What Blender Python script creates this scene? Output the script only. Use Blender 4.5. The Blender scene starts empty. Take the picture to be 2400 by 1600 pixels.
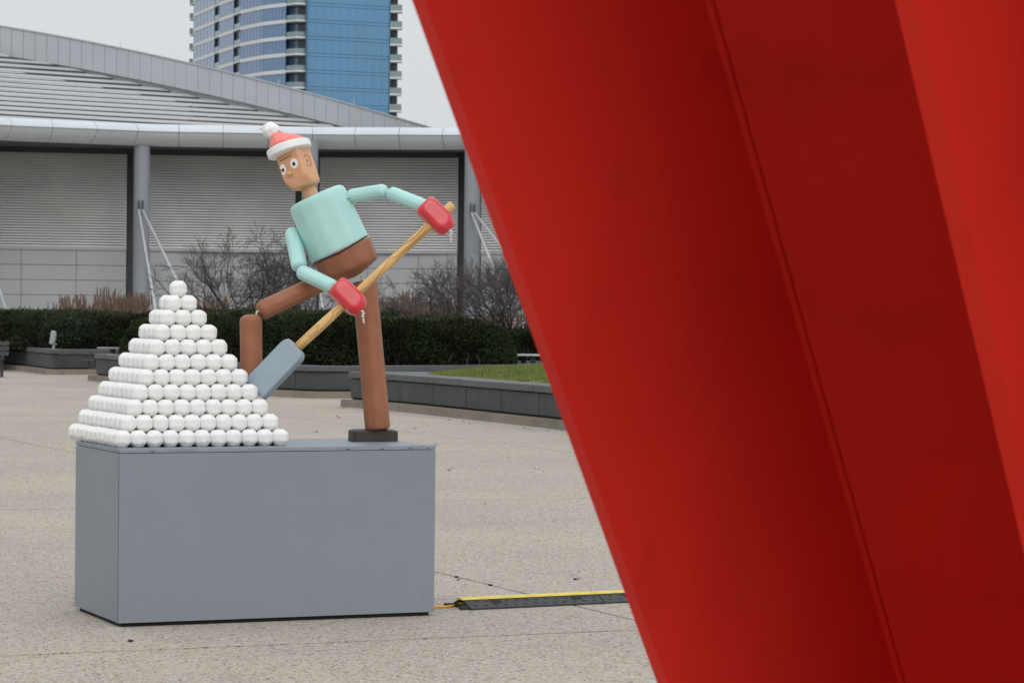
import bpy, math, random
import numpy as np
from mathutils import Vector, Matrix
random.seed(7)
rng = np.random.default_rng(7)
sc = bpy.context.scene

# ------------------------------------------------------------------ camera
# focal length in photo pixels (2400 wide), eye height, slight tilt and roll
FPX, PITCH, ROLL, EYE = 6590.0, -0.0128, 0.0097, 1.827
cam_d = bpy.data.cameras.new('camera')
cam = bpy.data.objects.new('camera', cam_d)
sc.collection.objects.link(cam)
cam_d.sensor_width = 36.0
cam_d.lens = FPX / 2400 * 36.0
cam_d.clip_end = 5000
cam.location = (0, 0, EYE)
cam.rotation_euler = (Matrix.Rotation(PITCH, 3, 'X') @ Matrix.Rotation(math.pi/2, 3, 'X') @ Matrix.Rotation(ROLL, 3, 'Z')).to_euler()
cam_d.dof.use_dof = True
cam_d.dof.focus_distance = 15.9
cam_d.dof.aperture_fstop = 12.5
sc.camera = cam

# ------------------------------------------------------------------ overcast sky
SUN_EL, SUN_ROT = math.radians(38), math.radians(160)
w = bpy.data.worlds.new('World'); sc.world = w; w.use_nodes = True
nt = w.node_tree; N = nt.nodes; L = nt.links
bg = N['Background']; bg.inputs['Strength'].default_value = 0.1
sky = N.new('ShaderNodeTexSky'); sky.sky_type = 'NISHITA'; sky.sun_disc = False
sky.sun_elevation = SUN_EL; sky.sun_rotation = SUN_ROT
hs = N.new('ShaderNodeHueSaturation'); hs.inputs['Saturation'].default_value = 0.12
L.new(sky.outputs[0], hs.inputs['Color'])
tc = N.new('ShaderNodeTexCoord'); sx = N.new('ShaderNodeSeparateXYZ'); L.new(tc.outputs['Generated'], sx.inputs[0])
cr = N.new('ShaderNodeValToRGB')            # overcast luminance: horizon to zenith
cr.color_ramp.elements[0].position = 0.0; cr.color_ramp.elements[0].color = (6.3, 6.65, 6.9, 1)
cr.color_ramp.elements[1].position = 1.0; cr.color_ramp.elements[1].color = (12.6, 13.1, 13.7, 1)
L.new(sx.outputs['Z'], cr.inputs['Fac'])
nz = N.new('ShaderNodeTexNoise'); nz.inputs['Scale'].default_value = 3.0; nz.inputs['Detail'].default_value = 4
mp = N.new('ShaderNodeMapping'); mp.inputs['Scale'].default_value = (1, 1, 3); L.new(tc.outputs['Generated'], mp.inputs[0]); L.new(mp.outputs[0], nz.inputs['Vector'])
mr = N.new('ShaderNodeMapRange'); mr.inputs['To Min'].default_value = 0.94; mr.inputs['To Max'].default_value = 1.06; L.new(nz.outputs['Fac'], mr.inputs['Value'])
mu = N.new('ShaderNodeVectorMath'); mu.operation = 'SCALE'; L.new(cr.outputs[0], mu.inputs[0]); L.new(mr.outputs[0], mu.inputs['Scale'])
mx = N.new('ShaderNodeMixRGB'); mx.inputs[0].default_value = 0.9; L.new(hs.outputs[0], mx.inputs[1]); L.new(mu.outputs[0], mx.inputs[2])
L.new(mx.outputs[0], bg.inputs['Color'])
sun_d = bpy.data.lights.new('sun', 'SUN'); sun_d.energy = 0.9; sun_d.angle = math.radians(40); sun_d.color = (1, 0.97, 0.93)
sun = bpy.data.objects.new('sun', sun_d); sc.collection.objects.link(sun)
sun.rotation_euler = Vector((0.22, -0.75, 0.60)).to_track_quat('Z', 'Y').to_euler()
sc.view_settings.view_transform = 'Standard'
try: sc.view_settings.look = 'None'
except Exception: pass
sc.view_settings.gamma = 1.0; sc.view_settings.use_curve_mapping = False
sc.view_settings.exposure = 0.0

# ------------------------------------------------------------------ measuring helpers
_c, _s = math.cos(ROLL), math.sin(ROLL); _cp, _sp = math.cos(PITCH), math.sin(PITCH)
def ray(px, py):
    u0, v0 = px-1200, py-800
    u = u0*_c+v0*_s; v = -u0*_s+v0*_c
    yy, zz = 1.0, -v/FPX
    return Vector((u/FPX, yy*_cp-zz*_sp, yy*_sp+zz*_cp))
CAM = Vector((0, 0, EYE))
def at(px, py, Y):
    d = ray(px, py); return CAM + d*(Y/d.y)
def G(px, py, z=0.0):
    d = ray(px, py); return CAM + d*((z-EYE)/d.z)
def proj(p):
    x, y, z = p[0], p[1], p[2]-EYE
    yy = y*_cp+z*_sp; zz = -y*_sp+z*_cp
    u = FPX*x/yy; v = -FPX*zz/yy
    return (1200+u*_c-v*_s, 800+u*_s+v*_c)

# ------------------------------------------------------------------ object helpers
COL = sc.collection.objects
def mesh(name, v, f, m=None, smooth=False):
    me = bpy.data.meshes.new(name); me.from_pydata([tuple(p) for p in v], [], f)
    if m is not None: me.materials.append(m)
    if smooth: me.polygons.foreach_set('use_smooth', [True]*len(me.polygons))
    me.update(); return me
def npmesh(name, V, n, m):
    """V: (k*n,3) vertices, k polygons of n corners each"""
    me = bpy.data.meshes.new(name); nv = len(V); k = nv//n
    me.vertices.add(nv); me.vertices.foreach_set('co', np.asarray(V, dtype=np.float32).ravel())
    me.loops.add(nv); me.loops.foreach_set('vertex_index', np.arange(nv, dtype=np.int32))
    me.polygons.add(k); me.polygons.foreach_set('loop_start', np.arange(0, nv, n, dtype=np.int32))
    me.polygons.foreach_set('loop_total', np.full(k, n, dtype=np.int32))
    me.materials.append(m); me.update(calc_edges=True); return me
def add(name, me, parent=None, label=None, cat=None, group=None, kind=None, loc=None):
    o = bpy.data.objects.new(name, me); COL.link(o)
    if parent is not None: o.parent = parent
    if loc is not None: o.location = loc
    if label: o['label'] = label
    if cat: o['category'] = cat
    if group: o['group'] = group
    if kind: o['kind'] = kind
    return o
def empty(name, loc, label, cat, group=None):
    o = add(name, None, None, label, cat, group, None, loc); o.empty_display_size = 0.1
    return o
def put(name, me, root, **k):
    """world-space mesh as child of an empty that only has a location"""
    o = add(name, me, root, **k); o.location = -root.matrix_world_loc if False else -Vector(root.location)
    return o

class MB:
    def __init__(s): s.v = []; s.f = []
    def raw(s, v, f):
        n = len(s.v); s.v += [Vector(p) for p in v]; s.f += [tuple(i+n for i in q) for q in f]; return s
    def box(s, c, size, R=None):
        hx, hy, hz = size[0]/2, size[1]/2, size[2]/2
        vs = [Vector((x, y, z)) for x in (-hx, hx) for y in (-hy, hy) for z in (-hz, hz)]
        if R is not None: vs = [R @ p for p in vs]
        vs = [p+Vector(c) for p in vs]
        return s.raw(vs, [(0, 1, 3, 2), (4, 6, 7, 5), (0, 4, 5, 1), (2, 3, 7, 6), (0, 2, 6, 4), (1, 5, 7, 3)])
    def tube(s, pts, r, n=8, cap=True):
        pts = [Vector(p) for p in pts]; k = len(pts)
        rs = r if isinstance(r, (list, tuple)) else [r]*k
        rings = []; up = Vector((0.13, 0.21, 0.97)); prev = None
        for i, p in enumerate(pts):
            d = (pts[min(i+1, k-1)]-pts[max(i-1, 0)]).normalized()
            a = (prev - d*prev.dot(d)) if prev is not None else up.cross(d)
            if a.length < 1e-5: a = d.orthogonal()
            a.normalize(); b = d.cross(a); prev = a
            rings.append([p + (a*math.cos(t)+b*math.sin(t))*rs[i] for t in [2*math.pi*j/n for j in range(n)]])
        f = [(i*n+j, i*n+(j+1) % n, (i+1)*n+(j+1) % n, (i+1)*n+j) for i in range(k-1) for j in range(n)]
        if cap: f += [tuple(range(n-1, -1, -1)), tuple((k-1)*n+j for j in range(n))]
        return s.raw([q for r_ in rings for q in r_], f)
    def mesh(s, name, m, smooth=False): return mesh(name, s.v, s.f, m, smooth)

def bevel(o, w=0.004, seg=2):
    b = o.modifiers.new('bevel', 'BEVEL'); b.width = w; b.segments = seg; b.limit_method = 'ANGLE'; return o

# loft a cross-section (offset outwards, z) along a horizontal path
def normals(path):
    ns = []
    for i in range(len(path)):
        ds = []
        if i > 0: ds.append((path[i]-path[i-1]).normalized())
        if i < len(path)-1: ds.append((path[i+1]-path[i]).normalized())
        nn = [Vector((d.y, -d.x)) for d in ds]
        n = (nn[0]+nn[-1]).normalized(); n /= max(0.5, n.dot(nn[0])); ns.append(n)
    return ns
def loft(mb, path, nrm, sec, closed=True, caps=True):
    k = len(sec); v = []
    for p, n in zip(path, nrm):
        for (o, z) in sec: v.append((p.x+n.x*o, p.y+n.y*o, z))
    f = []
    for i in range(len(path)-1):
        for j in range(k if closed else k-1):
            j2 = (j+1) % k; f.append((i*k+j, (i+1)*k+j, (i+1)*k+j2, i*k+j2))
    if closed and caps: f += [tuple(range(k)), tuple((len(path)-1)*k+j for j in range(k-1, -1, -1))]
    return mb.raw(v, f)
def cuts(path, seg, gap, start=0.0):
    """split a polyline in runs of length seg (gap between); keeps inner corners"""
    path = [Vector((p[0], p[1])) for p in path]; ns = normals(path)
    acc = [0.0]
    for a, b in zip(path, path[1:]): acc.append(acc[-1]+(b-a).length)
    def ev(t):
        t = min(max(t, 0), acc[-1])
        for i in range(len(path)-1):
            if t <= acc[i+1] + 1e-9:
                k = (t-acc[i])/(acc[i+1]-acc[i]); return path[i].lerp(path[i+1], k), ns[i].lerp(ns[i+1], k)
        return path[-1], ns[-1]
    out = []; t0 = 0.0; t1 = start if start > 0 else seg
    while t0 < acc[-1]-1e-3:
        t1 = min(t1, acc[-1])
        if acc[-1]-t1 < seg*0.25: t1 = acc[-1]
        ts = [t0+gap/2] + [a for a in acc if t0+gap < a < t1-gap] + [t1-gap/2]
        e = [ev(t) for t in ts]; out.append(([q[0] for q in e], [q[1] for q in e]))
        t0 = t1; t1 = t0+seg
    return out

# ------------------------------------------------------------------ materials
def mat(name, col, rough=0.6, var=0.08, vs=2.0, bump=0.0, bs=30.0, spec=0.4, metal=0.0, stains=None, speck=None, world=False, coat=0.0):
    m = bpy.data.materials.new(name); m.use_nodes = True; t = m.node_tree; N = t.nodes; L = t.links
    b = N['Principled BSDF']; b.inputs['Roughness'].default_value = rough; b.inputs['Metallic'].default_value = metal
    b.inputs['Specular IOR Level'].default_value = spec
    if coat: b.inputs['Coat Weight'].default_value = coat; b.inputs['Coat Roughness'].default_value = 0.15
    if world:
        g = N.new('ShaderNodeNewGeometry'); co = g.outputs['Position']
    else:
        g = N.new('ShaderNodeTexCoord'); co = g.outputs['Object']
    def noise(scale, detail=4, rg=0.55):
        n = N.new('ShaderNodeTexNoise'); n.inputs['Scale'].default_value = scale; n.inputs['Detail'].default_value = detail
        n.inputs['Roughness'].default_value = rg; L.new(co, n.inputs['Vector']); return n.outputs['Fac']
    def ramp(src, p0, p1):
        r = N.new('ShaderNodeMapRange'); r.inputs['From Min'].default_value = p0; r.inputs['From Max'].default_value = p1
        L.new(src, r.inputs['Value']); return r.outputs[0]
    def mix(fac, a, c, mode='MIX'):
        x = N.new('ShaderNodeMixRGB'); x.blend_type = mode
        if isinstance(fac, float): x.inputs[0].default_value = fac
        else: L.new(fac, x.inputs[0])
        for i, q in ((1, a), (2, c)):
            if isinstance(q, tuple): x.inputs[i].default_value = (*q, 1)
            else: L.new(q, x.inputs[i])
        return x.outputs[0]
    lo = tuple(c*(1-var) for c in col); hi = tuple(min(1, c*(1+var)) for c in col)
    c = mix(ramp(noise(vs), 0.3, 0.7), lo, hi)
    if stains:
        for (sc_, lo_, hi_, scol) in stains:
            c = mix(ramp(noise(sc_, 6, 0.6), lo_, hi_), c, scol)
    if speck:
        for (sc_, lo_, hi_, scol) in speck:
            v = N.new('ShaderNodeTexVoronoi'); v.inputs['Scale'].default_value = sc_; L.new(co, v.inputs['Vector'])
            sp = N.new('ShaderNodeSeparateColor'); L.new(v.outputs['Color'], sp.inputs[0])
            c = mix(ramp(sp.outputs[0], lo_, hi_), c, scol)
    L.new(c, b.inputs['Base Color'])
    r = N.new('ShaderNodeMapRange'); r.inputs['To Min'].default_value = max(0, rough-0.08); r.inputs['To Max'].default_value = min(1, rough+0.08)
    L.new(noise(vs*3), r.inputs['Value']); L.new(r.outputs[0], b.inputs['Roughness'])
    if bump:
        bp = N.new('ShaderNodeBump'); bp.inputs['Strength'].default_value = 1.0; bp.inputs['Distance'].default_value = bump
        L.new(noise(bs, 5), bp.inputs['Height']); L.new(bp.outputs[0], b.inputs['Normal'])
    return m

M = {}
M['paving'] = mat('exposed_aggregate', (0.40, 0.357, 0.302), 0.85, 0.10, 0.35, 0.0025, 55, 0.2, world=True,
    stains=[(0.9, 0.58, 0.80, (0.30, 0.268, 0.228)), (0.16, 0.55, 0.75, (0.38, 0.345, 0.30))],
    speck=[(75, 0.86, 0.93, (0.14, 0.115, 0.10)), (62, 0.82, 0.95, (0.50, 0.46, 0.41)), (95, 0.93, 0.96, (0.30, 0.20, 0.15))])
M['joint'] = mat('joint_filler', (0.25, 0.235, 0.215), 0.9, world=True)
M['granite'] = mat('dark_granite', (0.050, 0.052, 0.053), 0.6, 0.18, 1.5, 0.001, 60, 0.4, world=True,
    speck=[(80, 0.92, 0.97, (0.11, 0.11, 0.11))], stains=[(1.3, 0.6, 0.8, (0.035, 0.035, 0.036))])
M['coping'] = mat('skylit_coping', (0.085, 0.088, 0.090), 0.55, 0.15, 1.2, 0.001, 60, 0.4, world=True, speck=[(80, 0.92, 0.97, (0.15, 0.15, 0.15))])  # same granite, lightened in colour because coping tops face the sky
M['kerb'] = mat('concrete_kerb', (0.24, 0.205, 0.165), 0.9, 0.15, 1.2, 0.002, 40, 0.2, world=True, stains=[(2.2, 0.55, 0.75, (0.16, 0.14, 0.115))])
M['soil'] = mat('soil', (0.035, 0.028, 0.022), 0.95, 0.2, 4, 0.02, 20, world=True)
M['plinth'] = mat('grey_plinth_paint', (0.228, 0.255, 0.286), 0.42, 0.035, 1.4, 0.0006, 14, 0.4, stains=[(6.0, 0.70, 0.80, (0.235, 0.265, 0.298)), (1.3, 0.60, 0.85, (0.195, 0.225, 0.255)), (16, 0.72, 0.80, (0.26, 0.285, 0.31))])
M['ply_edge'] = mat('plinth_lid_edge', (0.23, 0.26, 0.29), 0.6, 0.15, 6, 0.001, 60)
M['screw'] = mat('screw_steel', (0.45, 0.44, 0.42), 0.4, metal=0.6)
M['dark'] = mat('dark_gap', (0.02, 0.02, 0.02), 0.9)
M['snow'] = mat('white_carved_paint', (0.81, 0.805, 0.79), 0.55, 0.03, 5, 0.0016, 22, 0.35, stains=[(7, 0.66, 0.82, (0.70, 0.69, 0.66))])
M['teal'] = mat('teal_shirt_paint', (0.42, 0.69, 0.65), 0.42, 0.045, 6, 0.0018, 9, 0.4, stains=[(9, 0.66, 0.8, (0.36, 0.61, 0.57))])
M['brown'] = mat('brown_trouser_paint', (0.295, 0.120, 0.064), 0.52, 0.13, 7, 0.0022, 9, 0.28, stains=[(12, 0.62, 0.8, (0.36, 0.16, 0.09))])
M['red_mitt'] = mat('red_mitten_paint', (0.62, 0.035, 0.05), 0.28, 0.05, 8, 0.002, 14, 0.5, coat=0.3)
M['skin'] = mat('skin_paint', (0.63, 0.345, 0.19), 0.45, 0.07, 8, 0.0012, 10, 0.4, stains=[(7, 0.55, 0.8, (0.60, 0.31, 0.16))])
M['coral'] = mat('coral_hat_paint', (0.88, 0.235, 0.205), 0.5, 0.06, 8, 0.002, 14, 0.35)
M['white'] = mat('white_paint', (0.82, 0.82, 0.81), 0.45, 0.02, 8, 0.001, 18)
M['black'] = mat('black_paint', (0.012, 0.010, 0.009), 0.5)
M['line'] = mat('dark_brown_line_paint', (0.055, 0.02, 0.012), 0.6)
M['shoe'] = mat('shoe_dark_paint', (0.042, 0.034, 0.030), 0.5, 0.2, 10, 0.004, 12)
M['wood'] = mat('shovel_handle_paint', (0.66, 0.42, 0.165), 0.45, 0.10, 5, 0.0012, 12, 0.4, stains=[(11, 0.6, 0.8, (0.56, 0.32, 0.11))])
M['grain'] = mat('painted_grain_line', (0.26, 0.11, 0.035), 0.6)
M['blade'] = mat('blue_grey_blade_paint', (0.275, 0.345, 0.395), 0.45, 0.05, 6, 0.0018, 9)
M['rope'] = mat('braided_rope', (0.66, 0.63, 0.57), 0.9, 0.2, 60, 0.003, 150, world=False)
M['red'] = mat('red_steel_paint', (0.70, 0.032, 0.021), 0.8, 0.05, 1.3, 0.0012, 7, 0.06, world=True,
    stains=[(1.6, 0.50, 0.80, (0.62, 0.027, 0.018)), (3.4, 0.57, 0.80, (0.54, 0.030, 0.021)), (11, 0.70, 0.80, (0.40, 0.035, 0.027)), (42, 0.70, 0.76, (0.46, 0.04, 0.03))])
M['rubber'] = mat('black_rubber', (0.040, 0.042, 0.046), 0.6, 0.15, 8, 0.001, 60)
M['yellow'] = mat('yellow_plastic', (0.72, 0.56, 0.09), 0.45, 0.06, 6)
M['orange'] = mat('orange_cord', (0.80, 0.36, 0.02), 0.45)
M['louver'] = mat('louver_metal', (0.80, 0.795, 0.78), 0.5, 0.08, 0.4, 0, 1, 0.5, metal=0.0, world=True, stains=[(0.9, 0.55, 0.8, (0.66, 0.66, 0.65))])
M['panel'] = mat('wall_panel_grey', (0.42, 0.435, 0.45), 0.5, 0.04, 0.5, world=True)
M['panel_lt'] = mat('wall_base_pale', (0.50, 0.52, 0.53), 0.6, 0.06, 0.5, world=True)
M['fascia'] = mat('fascia_metal', (0.42, 0.445, 0.465), 0.45, 0.04, 0.7, world=True)
M['slat'] = mat('roof_slat_metal', (0.41, 0.415, 0.42), 0.5, 0.05, 0.5, metal=0.1, world=True)
M['gutter'] = mat('gutter_metal', (0.58, 0.62, 0.65), 0.5, 0.05, 0.7, metal=0.0, world=True)
M['header'] = mat('dark_header_panel', (0.05, 0.05, 0.052), 0.7, world=True)
M['column'] = mat('column_paint', (0.27, 0.285, 0.31), 0.45, 0.04, 0.7, world=True)
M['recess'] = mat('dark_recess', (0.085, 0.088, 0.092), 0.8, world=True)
M['rod'] = mat('steel_rod', (0.50, 0.52, 0.53), 0.4, metal=0.3)
M['railing'] = mat('black_railing', (0.02, 0.02, 0.022), 0.5)
M['glass_flat'] = mat('tower_blue_glass', (0.105, 0.26, 0.43), 0.12, 0.10, 0.035, 0, 1, 0.6, world=True)
M['glass_curve'] = mat('tower_curved_glass', (0.125, 0.215, 0.36), 0.10, 0.10, 0.03, 0, 1, 0.9, world=True)
M['glass_dark'] = mat('tower_recess_glass', (0.075, 0.10, 0.125), 0.15, 0.2, 0.08, world=True)
M['mullion'] = mat('tower_mullion', (0.09, 0.155, 0.27), 0.4)
M['band'] = mat('tower_white_band', (0.62, 0.64, 0.65), 0.6, 0.03, 0.1, world=True)
M['seam'] = mat('tower_seam', (0.05, 0.11, 0.20), 0.5, world=True)
M['rail_glass'] = mat('balcony_glass', (0.22, 0.28, 0.30), 0.2, 0.05, 0.3, world=True)
M['concrete'] = mat('tower_concrete', (0.50, 0.50, 0.49), 0.8, 0.05, 0.3, world=True)
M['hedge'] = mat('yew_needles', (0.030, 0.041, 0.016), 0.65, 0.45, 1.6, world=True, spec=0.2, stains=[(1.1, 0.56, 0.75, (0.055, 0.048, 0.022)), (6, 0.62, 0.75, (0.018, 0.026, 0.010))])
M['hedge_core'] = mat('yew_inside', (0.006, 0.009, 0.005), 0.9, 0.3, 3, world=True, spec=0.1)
M['bark'] = mat('shrub_bark', (0.040, 0.032, 0.029), 0.85, 0.25, 2, world=True)
M['twig'] = mat('shrub_twig', (0.088, 0.074, 0.070), 0.85, 0.25, 2, world=True)
M['dry'] = mat('dry_grass', (0.175, 0.125, 0.095), 0.9, 0.35, 1.2, world=True, stains=[(0.8, 0.5, 0.6, (0.15, 0.08, 0.055))])
M['lawn'] = mat('lawn_grass', (0.16, 0.20, 0.05), 0.8, 0.3, 1.0, world=True, spec=0.2, stains=[(2.5, 0.5, 0.7, (0.22, 0.20, 0.07))])
M['lawn_soil'] = mat('lawn_base', (0.12, 0.14, 0.045), 0.95, 0.2, 3, world=True)
M['metal_dark'] = mat('dark_metal', (0.04, 0.042, 0.045), 0.4)
M['metal_top'] = mat('table_top', (0.30, 0.31, 0.32), 0.35)
M['lampgrey'] = mat('floodlight_grey', (0.32, 0.36, 0.36), 0.5)

# ================================================================== SETTING
YAW = 0.4093; BO = Vector((-2.1927, 15.7592, 0)); CY, SY = math.cos(YAW), math.sin(YAW)
def bx(a, b, z=0.0): return Vector((BO.x+a*CY-b*SY, BO.y+a*SY+b*CY, z))
RB = Matrix.Rotation(YAW, 3, 'Z')

plaza = add('plaza', mesh('plaza', [(-1500, -200, -0.006), (1500, -200, -0.006), (1500, 3000, -0.006), (-1500, 3000, -0.006)], [(0, 1, 2, 3)], M['joint']), kind='structure')
far = add('ground', mesh('ground', [(-1500, 112, -0.001), (1500, 112, -0.001), (1500, 3000, -0.001), (-1500, 3000, -0.001)], [(0, 1, 2, 3)], M['paving']), kind='structure')
# paving slabs, joints where the photograph has them
SA, SB = 6.0, 10.0
off = {-1: 4.0, 0: 2.93, 1: 4.40, 2: 4.40, 3: 3.1, 4: 5.0, 5: 4.4, 6: 3.3, 7: 4.4, 8: 3.3, 9: 4.4, 10: 3, -2: 3.0}
g = 0.016
mb = MB().box((SA/2, SB/2, -0.004), (SA-0.022, SB-0.04, 0.008)); slab_me = mb.mesh('slab', M['paving'])
for r in range(-2, 10):
    for k in range(-7, 8):
        a0 = off[r]+k*SA; b0 = -1.04+r*SB
        p = bx(a0, b0); q = bx(a0+SA/2, b0+SB/2)
        if q.y < -4 or abs(q.x) > max(14, q.y*0.3+12) or q.y > 112: continue
        o = add('paving_slab', slab_me, plaza); o.location = (p.x, p.y, 0); o.rotation_euler = (0, 0, YAW)

# ------------------------------------------------------------------ planters
def planter(name, label, path, fill, seg=1.5, start=0.0, top=0.63, cop_w=0.36, mk='panel'):
    """path: outer face line, outward is to the right of travel"""
    P = [Vector((p[0], p[1])) for p in path]
    root = empty(name, (P[0].x, P[0].y, 0), label, 'planter')
    for (pp, nn) in cuts(P, 3.0, 0.012, 1.1):
        put('kerb', loft(MB(), pp, nn, [(0.20, 0), (0.19, 0.14), (-0.2, 0.14), (-0.2, 0)]).mesh('kerb', M['kerb']), root)
    pp, nn = P, normals(P)
    put('sealant_strip', loft(MB(), pp, nn, [(0.25, 0.0), (0.25, 0.008), (0.2, 0.008), (0.2, 0.0)]).mesh('sealant', M['concrete']), root)
    put('recessed_base', loft(MB(), pp, nn, [(-0.04, 0.135), (-0.04, 0.21), (-0.25, 0.21), (-0.25, 0.135)]).mesh('base', M['dark']), root)
    put('backing', loft(MB(), pp, nn, [(-0.02, 0.18), (-0.02, top-0.12), (-0.25, top-0.12), (-0.25, 0.18)]).mesh('backing', M['dark']), root)
    for (pp, nn) in cuts(P, seg, 0.016, start):
        o = put('wall_panel', loft(MB(), pp, nn, [(0, 0.17), (0, top-0.125), (-0.08, top-0.125), (-0.08, 0.17)]).mesh('panel', M['granite']), root); bevel(o, 0.006)
    for (pp, nn) in cuts(P, seg, 0.010, start*0.93 if start else 0):
        d = random.uniform(-0.003, 0.003)
        o = put('coping_stone', loft(MB(), pp, nn, [(0.05, top-0.11), (0.05, top+d), (-cop_w, top+d), (-cop_w, top-0.11)]).mesh('coping', M['coping']), root); bevel(o, 0.012)
    if fill:
        v = [(p[0], p[1], top-0.06) for p in fill]
        put('soil', mesh('soil', v, [tuple(range(len(v)))], M['soil']), root)
    return root
def arc(pts, n=6):
    """Catmull-Rom through points"""
    P = [Vector((p[0], p[1])) for p in pts]; P = [P[0]*2-P[1]]+P+[P[-1]*2-P[-2]]; out = []
    for i in range(1, len(P)-2):
        for k in range(n):
            t = k/n; a, b, c, d = P[i-1], P[i], P[i+1], P[i+2]
            out.append(0.5*((2*b)+(-a+c)*t+(2*a-5*b+4*c-d)*t*t+(-a+3*b-3*c+d)*t**3))
    return out+[P[-2]]

# right planter with the lawn mound (the wall edge line runs 0.2 m inside the kerb)
rp = [(5.2, 52.6), (1.5, 51.5), (-2.75, 50.0)] 
rp2 = arc([(-2.85, 49.75), (-1.85, 47.95), (-0.40, 44.5), (0.98, 41.0), (1.95, 37.2), (2.6, 33.0)]) + [Vector(p) for p in ((3.0, 31.2), (4.2, 29.8), (11.6, 29.8), (11.6, 55.7))]
rpath = [Vector(p) for p in ((5.2, 52.4), (1.5, 51.3), (-2.45, 50.25))] + rp2
rpath_rev = rpath
planter('lawn_planter', 'dark granite planter wall with pointed left end holding the green lawn, beside the red beam', rp2, None, 1.5, 1.93, cop_w=0.55)
planter_back = planter('planter_wall', 'low granite planter wall closing the lawn mound at its far side', [(11.5, 55.8), (1.5, 51.0), (-2.70, 49.93)], None, 1.5, 0, cop_w=0.5)
v = [(-2.72, 49.82), (-1.30, 50.2), (-1.25, 47.3), (-1.6, 47.7)]
put('end_stone', mesh('end_stone', [(x, y, 0.626) for x, y in v]+[(x, y, 0.5) for x, y in v], [(0, 3, 2, 1), (4, 5, 6, 7), (0, 1, 5, 4), (1, 2, 6, 5), (2, 3, 7, 6), (3, 0, 4, 7)], M['coping']), planter_back)
# lawn
poly = [Vector((p.x, p.y)) for p in rp2]
def inside_lawn(x, y):
    # right of front curve, in front of back line
    yb = 49.93+(x+2.7)*0.26 if x < 1.5 else 51.0+(x-1.5)*0.48
    if y > yb-0.45: return -1
    xf = None
    for a, b in zip(rp2, rp2[1:]):
        if b.y <= y <= a.y: xf = a.x+(b.x-a.x)*(a.y-y)/(a.y-b.y)
    if xf is None: return -1
    return min(x-xf-0.52, yb-0.45-y, x+1.42, 11.6-0.52-x, y-29.8-0.52)
def lawn_z(x, y):
    d = max(0, inside_lawn(x, y)); return 0.60 + 0.34*(1-math.exp(-d/2.2))
vs, fs, idx = [], [], {}
st = 0.25
for i in range(0, 60):
    for j in range(0, 108):
        x, y = -3+i*st, 29.5+j*st
        if inside_lawn(x, y) > -0.25: idx[(i, j)] = len(vs); vs.append((x, y, lawn_z(x, y) - (0.06 if inside_lawn(x, y) < 0.02 else 0)))
for (i, j) in idx:
    if all(k in idx for k in ((i+1, j), (i, j+1), (i+1, j+1))): fs.append((idx[(i, j)], idx[(i+1, j)], idx[(i+1, j+1)], idx[(i, j+1)]))
add('lawn_soil', mesh('lawn_soil', vs, fs, M['lawn_soil'], True), kind='structure')
tri = []
n = 0
while n < 110000:
    x, y = random.uniform(-2.8, 11), random.uniform(30, 55)
    if x > 4 and random.random() < 0.6: continue
    d = inside_lawn(x, y)
    if d <= -0.03: continue
    n += 1; z = lawn_z(x, y)-0.01; h = random.uniform(0.03, 0.075); a = random.uniform(0, 6.28); wd = 0.008
    lx, ly = random.uniform(-.03, .03), random.uniform(-.03, .03)
    tri += [(x-wd*math.cos(a), y-wd*math.sin(a), z), (x+wd*math.cos(a), y+wd*math.sin(a), z), (x+lx, y+ly, z+h)]
add('grass', npmesh('grass', np.array(tri), 3, M['lawn']), label='short green lawn grass growing on the mound inside the granite planter', cat='grass', kind='stuff')

# middle planter in front of the big hedge
mp_ = arc([G(222, 893), G(430, 917), G(660, 931), G(810, 935), G(1150, 930), G(1290, 924)])
mp_ = [Vector((p.x, p.y+0.2)) for p in mp_]
planter('hedge_planter', 'long curved dark granite planter under the big yew hedge behind the figure', mp_,
        [(p.x, p.y+0.3) for p in mp_ if p.x > -8.3]+[(2.5, 64), (-6.5, 70)], 1.5, 1.1)
endp = [Vector((mp_[0].x+1.0, mp_[0].y+5.5)), Vector((mp_[0].x, mp_[0].y+0.02))]
# left planter
lp_ = [G(-260, 851), G(0, 862), G(119, 879), G(560, 876)]
lp_ = [Vector((p.x, p.y+0.2)) for p in lp_]
planter('corner_planter', 'angular dark granite planter under the dark hedges, left of the snowball pyramid', lp_,
        [(p.x, p.y+0.3) for p in lp_]+[(-5, 80), (-20, 82)], 3.2, 1.6)
# far right planter seen over the lawn
fp_ = [Vector((x, 60.5+0.02*x)) for x in (-0.6, 2, 5)]
planter('back_planter', 'granite planter wall beyond the lawn, behind the metal table beside the red beam', fp_, [(-0.6, 61), (5, 61), (5, 66), (-0.6, 66)], 1.5)

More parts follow.
